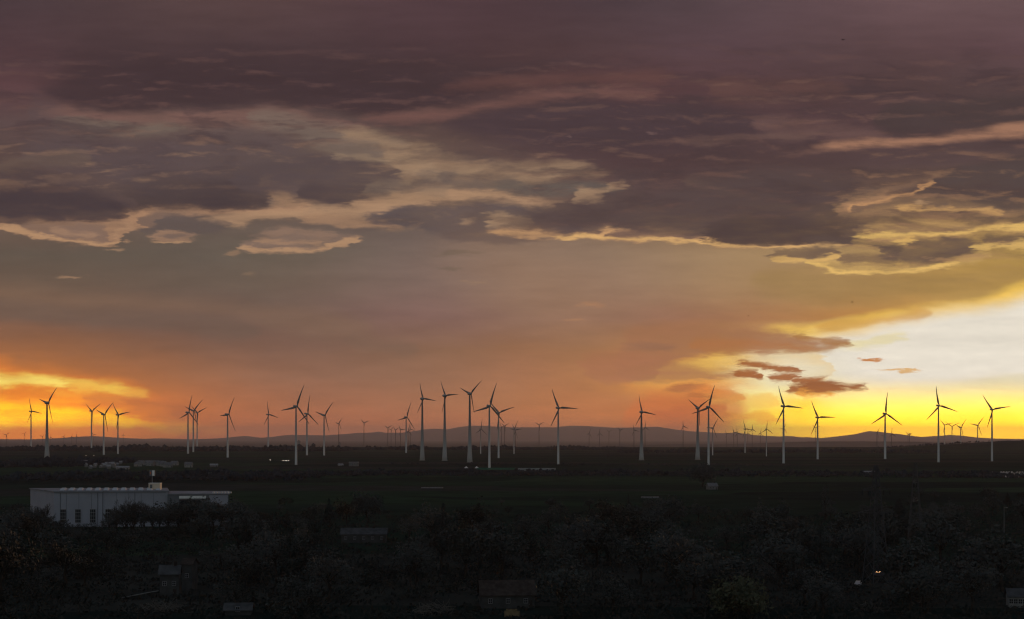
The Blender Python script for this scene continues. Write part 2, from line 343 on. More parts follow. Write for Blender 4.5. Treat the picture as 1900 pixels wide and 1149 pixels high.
# the rest of the dome: open dusk sky
nsk = nt.nodes.new('ShaderNodeTexSky'); nsk.sky_type = 'NISHITA'; nsk.sun_disc = False
nsk.sun_elevation = R_(SUN_EL); nsk.sun_rotation = R_(SUN_AZ); nsk.altitude = 150.0
nb = nt.nodes.new('ShaderNodeVectorMath'); nb.operation = 'MULTIPLY_ADD'
LK.new(nsk.outputs[0], nb.inputs[0]); nb.inputs[1].default_value = (SKY_S,) * 3; nb.inputs[2].default_value = EAST
out_c = MIX(MR(dy, 0.25, 0.6), nb.outputs[0], west)
bg = nt.nodes.new('ShaderNodeBackground'); LK.new(out_c, bg.inputs[0]); bg.inputs[1].default_value = 1.0
wo = nt.nodes.new('ShaderNodeOutputWorld'); LK.new(bg.outputs[0], wo.inputs[0])

# ------------------------------------------------------------------ materials
def mat(name, col, rough=0.8, var=0.0, scale=0.5, bump=0.0, metal=0.0, col2=None, emit=0.0, coord='Object', spec=None):
    m = bpy.data.materials.new(name); m.use_nodes = True
    t = m.node_tree; b = t.nodes['Principled BSDF']
    b.inputs['Roughness'].default_value = rough; b.inputs['Metallic'].default_value = metal
    b.inputs['Base Color'].default_value = tuple(col) + (1,)
    b.inputs['Specular IOR Level'].default_value = spec if spec is not None else (.5 if rough < .6 else .15 if rough < .75 else 0.0)
    if emit:
        b.inputs['Emission Color'].default_value = tuple(col) + (1,); b.inputs['Emission Strength'].default_value = emit
    if var or col2:
        tcn = t.nodes.new('ShaderNodeTexCoord'); no = t.nodes.new('ShaderNodeTexNoise')
        no.inputs['Scale'].default_value = scale; no.inputs['Detail'].default_value = 5
        t.links.new(tcn.outputs[coord], no.inputs['Vector'])
        r = t.nodes.new('ShaderNodeValToRGB')
        c2 = col2 or tuple(min(1, v * (1 + var)) for v in col); c1 = col if col2 else tuple(v * (1 - var) for v in col)
        r.color_ramp.elements[0].position = 0.35; r.color_ramp.elements[1].position = 0.65
        r.color_ramp.elements[0].color = tuple(c1) + (1,); r.color_ramp.elements[1].color = tuple(c2) + (1,)
        t.links.new(no.outputs['Fac'], r.inputs[0]); t.links.new(r.outputs[0], b.inputs['Base Color'])
        if bump:
            bp = t.nodes.new('ShaderNodeBump'); bp.inputs['Strength'].default_value = bump
            t.links.new(no.outputs['Fac'], bp.inputs['Height']); t.links.new(bp.outputs[0], b.inputs['Normal'])
    return m
MT = dict(
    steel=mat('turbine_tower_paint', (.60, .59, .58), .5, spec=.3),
    steel_silhouette=mat('turbine_tower_silhouette', (.075, .07, .068), .5, spec=.3),  # tower colour darkened so far turbines stand as backlit silhouettes
    plaster_dim=mat('plaster_dark', (.055, .056, .056), .9, .2, .5),  # darker plaster for the foreground houses
    tin_dim=mat('dark_tin', (.06, .062, .066), .8, .25, .5),  # darker tin for the foreground roofs
    steel_old=mat('turbine_tower_paint', (.62, .61, .60), .45, .04, .05),
    concrete=mat('turbine_concrete', (.42, .40, .38), .8, .08, .08),
    blade=mat('turbine_blade_grey', (.16, .155, .15), .5, .05, .6),
    nacelle=mat('turbine_nacelle_grey', (.30, .295, .29), .45, .05, .4),
    leaf_a=mat('leaf_dark', (.042, .046, .043), .7, .35, .35),
    leaf_b=mat('leaf_olive', (.041, .044, .040), .7, .35, .35),
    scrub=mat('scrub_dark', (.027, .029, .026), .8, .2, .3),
    leaf_c=mat('needle_dark', (.034, .038, .036), .75, .3, .4),
    leaf_d=mat('leaf_spring', (.058, .060, .034), .7, .35, .35),
    bark=mat('bark', (.035, .030, .026), .9, .3, 1.5, .3),
    twig=mat('bare_twig', (.055, .050, .045), .9, .25, .8),
    wood_far=mat('far_wood', (.026, .032, .038), .9, .35, .02, coord='Object'),
    hall_wall=mat('hall_cladding', (.30, .30, .345), .6, .06, .15),
    hall_dark=mat('hall_dark_cladding', (.13, .135, .15), .6, .08, .3),
    roof_dark=mat('roof_dark_sheet', (.22, .225, .25), .7, .2, .2),
    skylight=mat('skylight_acrylic', (.45, .47, .52), .3, .05, .5),
    glass=mat('window_glass', (.02, .022, .026), .12),
    frame=mat('window_frame_paint', (.26, .26, .27), .5),
    cream=mat('cream_panel', (.62, .50, .38), .6, .06, .4),
    white=mat('white_paint', (.72, .70, .68), .5, .05, .6),
    orange=mat('orange_sign', (.55, .13, .03), .5),
    metal=mat('galvanised_metal', (.20, .20, .21), .5, .1, .5, metal=.4),
    lattice=mat('pylon_steel', (.055, .055, .06), .6, .15, .6),
    plaster=mat('plaster_grey', (.24, .23, .22), .9, .15, .5),
    plaster_w=mat('plaster_pale', (.16, .158, .156), .9, .12, .4),
    tile=mat('roof_tile_brown', (.045, .036, .032), .85, .3, .8),
    tile_p=mat('roof_pale_sheet', (.24, .24, .25), .6, .2, .4),
    tin=mat('corrugated_tin', (.095, .098, .103), .5, .25, .5),
    brick=mat('ochre_brick', (.17, .125, .07), .9, .25, 1.2),
    net=mat('green_netting', (.03, .13, .085), .8, .15, .3),
    green_sheet=mat('greenhouse_sheet', (.15, .18, .17), .5, .15, .2),
    tarmac=mat('tarmac', (.05, .05, .052), .9, .2, .05),
    rubber=mat('rubber', (.02, .02, .02), .8),
    car_w=mat('car_paint_white', (.66, .62, .62), .3, .02, 1),
    car_s=mat('car_paint_silver', (.42, .40, .41), .3, .02, 1, metal=.3),
    car_d=mat('car_paint_dark', (.05, .05, .06), .25, .02, 1),
    lamp=mat('headlight_glow', (1.0, .90, .72), .3, emit=14.0),
    feather=mat('bird_feather', (.02, .018, .016), .8),
    stick=mat('cut_branch', (.11, .10, .09), .9, .3, 1.5),
    hill=mat('hill_woods', (.05, .05, .045), .95, .3, .002),
)
def shade_to_hub(m, top):                                  # shade deepening towards the hub, painted into the tower colour
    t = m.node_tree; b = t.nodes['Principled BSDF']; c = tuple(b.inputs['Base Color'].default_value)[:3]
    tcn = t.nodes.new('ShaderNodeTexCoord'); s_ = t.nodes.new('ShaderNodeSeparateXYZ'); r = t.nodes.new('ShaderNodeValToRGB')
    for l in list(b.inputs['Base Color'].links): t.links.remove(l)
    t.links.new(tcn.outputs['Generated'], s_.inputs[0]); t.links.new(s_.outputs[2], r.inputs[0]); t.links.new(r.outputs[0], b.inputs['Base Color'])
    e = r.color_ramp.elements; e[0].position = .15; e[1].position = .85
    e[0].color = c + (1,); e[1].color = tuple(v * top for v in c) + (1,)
shade_to_hub(MT['steel'], .42); shade_to_hub(MT['concrete'], .40)
def ground_mat():
    m = bpy.data.materials.new('farm_fields'); m.use_nodes = True
    t = m.node_tree; b = t.nodes['Principled BSDF']; b.inputs['Roughness'].default_value = 0.95; b.inputs['Specular IOR Level'].default_value = 0.0
    g = t.nodes.new('ShaderNodeNewGeometry')
    mp = t.nodes.new('ShaderNodeMapping'); mp.inputs['Scale'].default_value = (1 / 420, 1 / 130, 0); mp.inputs['Rotation'].default_value = (0, 0, .12)
    t.links.new(g.outputs['Position'], mp.inputs['Vector'])
    v = t.nodes.new('ShaderNodeTexVoronoi'); v.voronoi_dimensions = '2D'; v.distance = 'CHEBYCHEV'; v.inputs['Scale'].default_value = 1.0
    t.links.new(mp.outputs[0], v.inputs['Vector'])
    s = t.nodes.new('ShaderNodeSeparateColor'); t.links.new(v.outputs['Color'], s.inputs[0])
    r = t.nodes.new('ShaderNodeValToRGB'); e = r.color_ramp.elements; r.color_ramp.interpolation = 'CONSTANT'
    pal = [(0, (.017, .029, .021)), (.2, (.029, .047, .028)), (.4, (.020, .033, .025)), (.55, (.034, .036, .032)), (.7, (.022, .042, .025)), (.85, (.014, .022, .019))]
    while len(e) < len(pal): e.new(.5)
    for i, (p, c) in enumerate(pal): e[i].position = p; e[i].color = c + (1,)
    t.links.new(s.outputs[0], r.inputs[0])
    n = t.nodes.new('ShaderNodeTexNoise'); n.inputs['Scale'].default_value = .03; n.inputs['Detail'].default_value = 8
    t.links.new(g.outputs['Position'], n.inputs['Vector'])
    mr = t.nodes.new('ShaderNodeMapRange'); mr.inputs[1].default_value = .3; mr.inputs[2].default_value = .7; mr.inputs[3].default_value = .75; mr.inputs[4].default_value = 1.3
    t.links.new(n.outputs['Fac'], mr.inputs[0])
    mx = t.nodes.new('ShaderNodeVectorMath'); mx.operation = 'SCALE'
    t.links.new(r.outputs[0], mx.inputs[0]); t.links.new(mr.outputs[0], mx.inputs['Scale'])
    t.links.new(mx.outputs[0], b.inputs['Base Color'])
    return m
MT['ground'] = ground_mat()

# ------------------------------------------------------------------ helpers
def gz(x, y):                                       # height of the land
    if y <= 6000: z = 0.0
    elif y <= 10000: z = -40.0 * (y - 6000) / 4000
    elif y <= 14000: z = -40.0 - 20.0 * (y - 10000) / 4000
    else: z = -60.0
    t = min(1, max(0, (x - 1150) / 620)); t = t * t * (3 - 2 * t)
    return z + 33.0 * t * math.exp(-((y - 4700) / 620.0) ** 2)
def at(px, y): return (px - CX) / F * y             # x of a photo column at distance y
def dist(py): return CAMZ * F / (py - HY)           # distance of flat ground seen on a photo row
class MB:
    def __init__(s): s.v = []; s.f = []; s.k = []
    def add(s, vs, fs, k=0):
        o = len(s.v); s.v += [tuple(v) for v in vs]
        for f in fs: s.f.append(tuple(i + o for i in f)); s.k.append(k)
    def box(s, a, b, k=0):
        (x0, y0, z0), (x1, y1, z1) = a, b
        s.add([(x0,y0,z0),(x1,y0,z0),(x1,y1,z0),(x0,y1,z0),(x0,y0,z1),(x1,y0,z1),(x1,y1,z1),(x0,y1,z1)],
              [(0,3,2,1),(4,5,6,7),(0,1,5,4),(1,2,6,5),(2,3,7,6),(3,0,4,7)], k)
    def tube(s, pts, rad, n=8, k=0, cap=True):
        rings = []
        for i, p in enumerate(pts):
            p = Vector(p); a = Vector(pts[max(0, i - 1)]); c = Vector(pts[min(len(pts) - 1, i + 1)])
            d = (c - a).normalized(); u = d.orthogonal().normalized() if abs(d.z) < .99 else Vector((1, 0, 0)); w = d.cross(u).normalized(); u = w.cross(d)
            rings.append([p + rad[i] * (math.cos(2 * math.pi * j / n) * u + math.sin(2 * math.pi * j / n) * w) for j in range(n)])
        vs = [v for r in rings for v in r]; fs = []
        for i in range(len(pts) - 1):
            for j in range(n): fs.append((i*n+j, i*n+(j+1)%n, (i+1)*n+(j+1)%n, (i+1)*n+j))
        if cap: fs += [tuple(range(n))[::-1], tuple((len(pts)-1)*n + j for j in range(n))]
        s.add(vs, fs, k)
    def lathe(s, prof, n=16, axis='Z', k=0):         # prof: (radius, height)
        vs = []; fs = []
        for r, h in prof:
            for j in range(n):
                a = 2 * math.pi * j / n; x, y = r * math.cos(a), r * math.sin(a)
                vs.append((x, y, h) if axis == 'Z' else (x, h, y))
        for i in range(len(prof) - 1):
            for j in range(n): fs.append((i*n+j, i*n+(j+1)%n, (i+1)*n+(j+1)%n, (i+1)*n+j))
        fs += [tuple(range(n))[::-1], tuple((len(prof)-1)*n + j for j in range(n))]
        s.add(vs, fs, k)
    def prism(s, poly, z0, z1, k=0):                 # plan polygon, counter-clockwise
        n = len(poly); vs = [(x, y, z0) for x, y in poly] + [(x, y, z1) for x, y in poly]
        s.add(vs, [tuple(range(n))[::-1], tuple(range(n, 2*n))] + [(i, (i+1)%n, n+(i+1)%n, n+i) for i in range(n)], k)
    def mesh(s, name, mats, smooth=False):
        me = bpy.data.meshes.new(name); me.from_pydata(s.v, [], s.f)
        for m in (mats if isinstance(mats, (list, tuple)) else [mats]): me.materials.append(m)
        if any(s.k): me.polygons.foreach_set('material_index', s.k)
        if smooth: me.polygons.foreach_set('use_smooth', [True] * len(me.polygons))
        me.update(); return me
    def build(s, name, mats, parent=None, smooth=False):
        bm = bmesh.new(); me = s.mesh(name, mats, smooth); bm.from_mesh(me); bmesh.ops.recalc_face_normals(bm, faces=bm.faces); bm.to_mesh(me); bm.free()
        return put(name, me, parent)
def put(name, me, parent=None):
    o = bpy.data.objects.new(name, me); COL.objects.link(o)
    if parent: o.parent = parent
    return o
def tag(o, label=None, cat=None, group=None, kind=None):
    if label: o['label'] = label
    if cat: o['category'] = cat
    if group: o['group'] = group
    if kind: o['kind'] = kind
    return o
def thing(name, label, cat, loc=(0, 0, 0), rz=0.0, group=None):
    o = bpy.data.objects.new(name, None); COL.objects.link(o); o.empty_display_size = 1
    o.location = loc; o.rotation_euler = (0, 0, rz)
    return tag(o, label, cat, group)
def copy_tree(o, parent=None):
    c = o.copy(); COL.objects.link(c)
    if parent: c.parent = parent
    for ch in KIDS.get(o.name, []): copy_tree(ch, c)
    return c
KIDS = {}
def kids(o):                                         # remember a prototype's parts before copying it
    KIDS[o.name] = list(o.children)
    for ch in o.children: kids(ch)

# ------------------------------------------------------------------ land
def grid_vals(near, far, n, p):
    return [near + (far - near) * (i / n) ** p for i in range(n + 1)]
ys = [-2500, -1000, 0] + grid_vals(200, 51000, 120, 2.0)
xs = sorted([-v for v in grid_vals(0, 30000, 64, 1.9)][1:] + grid_vals(0, 30000, 64, 1.9))
gv = [(x, y, gz(x, y)) for y in ys for x in xs]; nx = len(xs)
gf = [(j*nx+i, j*nx+i+1, (j+1)*nx+i+1, (j+1)*nx+i) for j in range(len(ys)-1) for i in range(nx-1)]
g = MB(); g.add(gv, gf)
tag(g.build('ground', MT['ground'], smooth=True), kind='structure')

def ridge(name, D, prof, depth, seed, amp):
    rnd = random.Random(seed); b = MB(); pts = []
    x = prof[0][0]
    while x <= prof[-1][0]:
        for (xa, ya), (xb, yb) in zip(prof, prof[1:]):
            if xa <= x <= xb: yy = ya + (yb - ya) * (x - xa) / max(1e-6, xb - xa); break
        pts.append((at(x, D), CAMZ + (HY - yy) / F * D + rnd.uniform(-amp, amp))); x += 4.0
    rows = [(-1.0, 0.0), (-.7, .28), (-.4, .55), (-.15, .88), (0, 1), (.3, .6), (1, 0)]
    for (t, h) in rows:
        for (xx, zz) in pts:
            base = -61.0 + 2
            j = rnd.uniform(-.06, .06) if 0 < h < 1 else 0
            b.v.append((xx, D + t * depth, base + (zz - base) * max(0, h + j)))
    n = len(pts)
    for r in range(len(rows) - 1):
        for i in range(n - 1): b.f.append((r*n+i, r*n+i+1, (r+1)*n+i+1, (r+1)*n+i)); b.k.append(0)
    return tag(b.build(name, MT['hill'], smooth=True), kind='structure')
ridge('hills', 40000, [(-700,815),(-300,812),(0,815),(60,815.5),(100,815),(130,813),(160,810),(175,809.5),(200,811),(240,815),(280,815),(295,813.5),(310,815.5),(345,815.5),(380,814.5),(410,813.5),(435,812),(455,809),(465,810),(475,812),(490,812.5),(520,809),(540,807),(570,807.5),(600,808),(640,805.5),(660,803.5),(690,803),(702,801),(715,803),(745,803),(770,800),(790,796.5),(805,795.5),(830,797),(850,793),(870,790.5),(895,790),(915,791.5),(950,793),(1000,793),(1030,793),(1060,790),(1080,790.5),(1110,792),(1140,794),(1170,793.5),(1220,792),(1240,795),(1260,798),(1290,801),(1310,802),(1340,804),(1365,803),(1395,807),(1420,809),(1445,810),(1460,809),(1480,812),(1495,811),(1510,813),(1525,816),(1545,813),(1570,808),(1600,803.5),(1612,800),(1630,801),(1660,806),(1690,811),(1703,814),(1720,810.5),(1735,809),(1745,810),(1762,807),(1775,811),(1790,816),(1820,815),(1850,814),(1900,815),(2200,812),(2600,815)], 6000, 3, 3.0)
ridge('hills', 14500, [(1100,829),(1180,826.5),(1260,824.5),(1330,825),(1400,823),(1450,821),(1500,819.5),(1600,819),(1700,820),(1760,822),(1900,823),(2200,826),(2500,829)], 1500, 5, 1.0)
rd = MB()
p1, p2 = Vector((-1001.0, 3263.0)), Vector((-411.0, 2581.0)); dv = (p2 - p1).normalized(); nv = Vector((-dv.y, dv.x))
a, b_ = p1 - dv * 2200, p2 + dv * 500
q = [a + nv * 4, a - nv * 4, b_ - nv * 4, b_ + nv * 4]
rd.add([(v.x, v.y, .01) for v in q], [(0, 1, 2, 3)])
tag(rd.build('road', MT['tarmac']), kind='structure')

# ------------------------------------------------------------------ far woods that read as one mass
def wood(name, label, px0, px1, py, hmin, hmax, depth, n, seed, py2=None):
    rnd = random.Random(seed); b = MB()
    ico = bmesh.new(); bmesh.ops.create_icosphere(ico, subdivisions=1, radius=1); iv = [v.co.copy() for v in ico.verts]; fi = [tuple(v.index for v in f.verts) for f in ico.faces]; ico.free()
    for i in range(n):
        t = rnd.random(); px = px0 + (px1 - px0) * t
        yb = py + ((py2 - py) * t if py2 else 0)
        y = dist(yb) + rnd.uniform(0, depth); x = at(px, dist(yb)) * 1.0 + rnd.uniform(-6, 6)
        swell = .75 + .25 * math.sin(px * .05 + seed) * math.sin(px * .013 + 2 * seed)
        h = rnd.uniform(hmin, hmax) * swell * (1.25 if rnd.random() < .06 else 1); w = h * rnd.uniform(.3, .75)
        z = gz(x, y)
        for kx in range(4):
            cx, cy, cz = x + rnd.uniform(-1, 1) * w, y + rnd.uniform(-.6, .6) * w, z + h * rnd.uniform(.15, .75)
            r = w * rnd.uniform(.3, .75)
            b.add([(cx + v.x * r * rnd.uniform(.7, 1.25), cy + v.y * r * rnd.uniform(.7, 1.25), max(z - .5, cz + v.z * r * rnd.uniform(.75, 1.3))) for v in iv], fi)
    return tag(b.build(name, MT['wood_far']), label, 'woodland', kind='stuff')
wood('treeline', 'dark far woodland belt under the hills at the left', -60, 640, 838, 9, 20, 500, 1000, 1)
wood('treeline', 'dark far woodland belt under the hills at the centre', 600, 1200, 836, 7, 16, 500, 800, 2)
wood('treeline', 'low dark woodland strip before the right hand ridge', 1160, 1760, 841, 5, 12, 400, 700, 3)
wood('treeline', 'scrubby edge on the dark rise behind the rightmost turbine', 1660, 1960, 834, 4, 9, 300, 160, 9)
wood('treeline', 'dark wood on the plain at the left edge', -60, 118, 868, 7, 13, 420, 380, 4)
wood('treeline', 'dark wood between the pale village and the big hall', -40, 560, 893, 3, 9, 260, 800, 5)
wood('treeline', 'long dark hedge belt crossing the middle plain', 540, 1250, 884, 2, 6, 220, 900, 6)
wood('treeline', 'long dark hedge belt crossing the plain on the right', 1240, 1960, 884, 2, 6.5, 220, 900, 7, 889)
wood('treeline', 'thin hedge line in the fields right of centre', 700, 1500, 862, 1, 3, 160, 420, 8, 866)

# ------------------------------------------------------------------ wind turbines
def loft(secs, k=0, b=None):
    b = b or MB(); n = len(secs[0]); vs = [p for s_ in secs for p in s_]; fs = []
    for i in range(len(secs) - 1):
        for j in range(n): fs.append((i*n+j, i*n+(j+1)%n, (i+1)*n+(j+1)%n, (i+1)*n+j))
    fs += [tuple(range(n))[::-1], tuple((len(secs)-1)*n + j for j in range(n))]
    b.add(vs, fs, k); return b
def blade_mesh():                                    # unit length, root at the origin, tip up; swept and bent slightly
    secs = []
    for t, ch, th, tw, bend in ((0, .042, .042, 0, 0), (.05, .044, .042, 0, 0), (.12, .070, .032, 16, 0), (.2, .088, .024, 13, 0), (.35, .074, .018, 9, .004), (.55, .054, .013, 5, .012), (.75, .038, .009, 3, .026), (.92, .024, .006, 1, .044), (1.0, .008, .003, 0, .054)):
        ring = []
        for j in range(8):
            a = 2 * math.pi * j / 8; x = .5 * ch * math.cos(a) - (.16 * ch if t > .1 else 0); y = .5 * th * math.sin(a)
            c, s = math.cos(R_(tw)), math.sin(R_(tw))
            ring.append((x * c - y * s + bend * .5, x * s + y * c + bend, t))
        secs.append(ring)
    return loft(secs).mesh('blade', MT['blade'], True)
BLADE = blade_mesh()
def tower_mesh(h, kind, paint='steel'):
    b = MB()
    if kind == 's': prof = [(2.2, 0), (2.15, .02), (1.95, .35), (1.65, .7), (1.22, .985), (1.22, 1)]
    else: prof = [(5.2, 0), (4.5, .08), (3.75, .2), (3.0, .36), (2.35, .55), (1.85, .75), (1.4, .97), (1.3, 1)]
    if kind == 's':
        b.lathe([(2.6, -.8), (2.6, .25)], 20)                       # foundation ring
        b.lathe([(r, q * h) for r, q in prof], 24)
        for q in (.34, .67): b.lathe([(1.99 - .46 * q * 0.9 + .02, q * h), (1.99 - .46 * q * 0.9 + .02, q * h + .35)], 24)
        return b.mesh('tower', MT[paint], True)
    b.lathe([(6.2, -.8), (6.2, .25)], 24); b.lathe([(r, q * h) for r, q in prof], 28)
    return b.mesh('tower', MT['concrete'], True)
def nacelle_mesh(kind):                              # rotor axis along +Y, origin over the tower
    b = MB()
    if kind == 's':
        secs = []
        for y, w, zt, zb in ((-6.6, 1.1, 1.3, -.7), (-6.2, 1.6, 1.9, -1.2), (-3, 1.75, 2.05, -1.6), (.8, 1.75, 2.0, -1.6), (1.9, 1.45, 1.6, -1.3)):
            c = .35; secs.append([(-w, y, zb+c), (-w, y, zt-c), (-w+c, y, zt), (w-c, y, zt), (w, y, zt-c), (w, y, zb+c), (w-c, y, zb), (-w+c, y, zb)])
        loft(secs, 0, b); b.box((-.5, -5.6, 1.9), (.5, -4.8, 2.7)); b.tube([(0, -5.9, 1.8), (0, -5.9, 3.3)], [.08, .05], 6)
    else:
        b.lathe([(.3, -5.2), (1.4, -4.9), (2.2, -3.6), (2.75, -1.6), (2.9, .4), (2.7, 1.8), (2.3, 2.2)], 20, 'Y')
        b.tube([(0, -4.0, 2.0), (0, -4.0, 3.6)], [.1, .06], 6)
    b.tube([(0, 0, -2.6), (0, 0, -.8)], [1.3, 1.5], 16)
    return b.mesh('nacelle', MT['nacelle'], True)
def hub_mesh(kind):
    b = MB()
    if kind == 's': b.lathe([(1.3, -1.1), (1.75, -.6), (1.8, .3), (1.45, 1.2), (.8, 1.9), (.15, 2.2)], 18, 'Y')
    else: b.lathe([(2.3, -1.4), (2.25, -.4), (1.9, .9), (1.2, 2.0), (.2, 2.6)], 18, 'Y')
    return b.mesh('hub', MT['nacelle'], True)
NAC = {k: nacelle_mesh(k) for k in 'sc'}; HUB = {k: hub_mesh(k) for k in 'sc'}
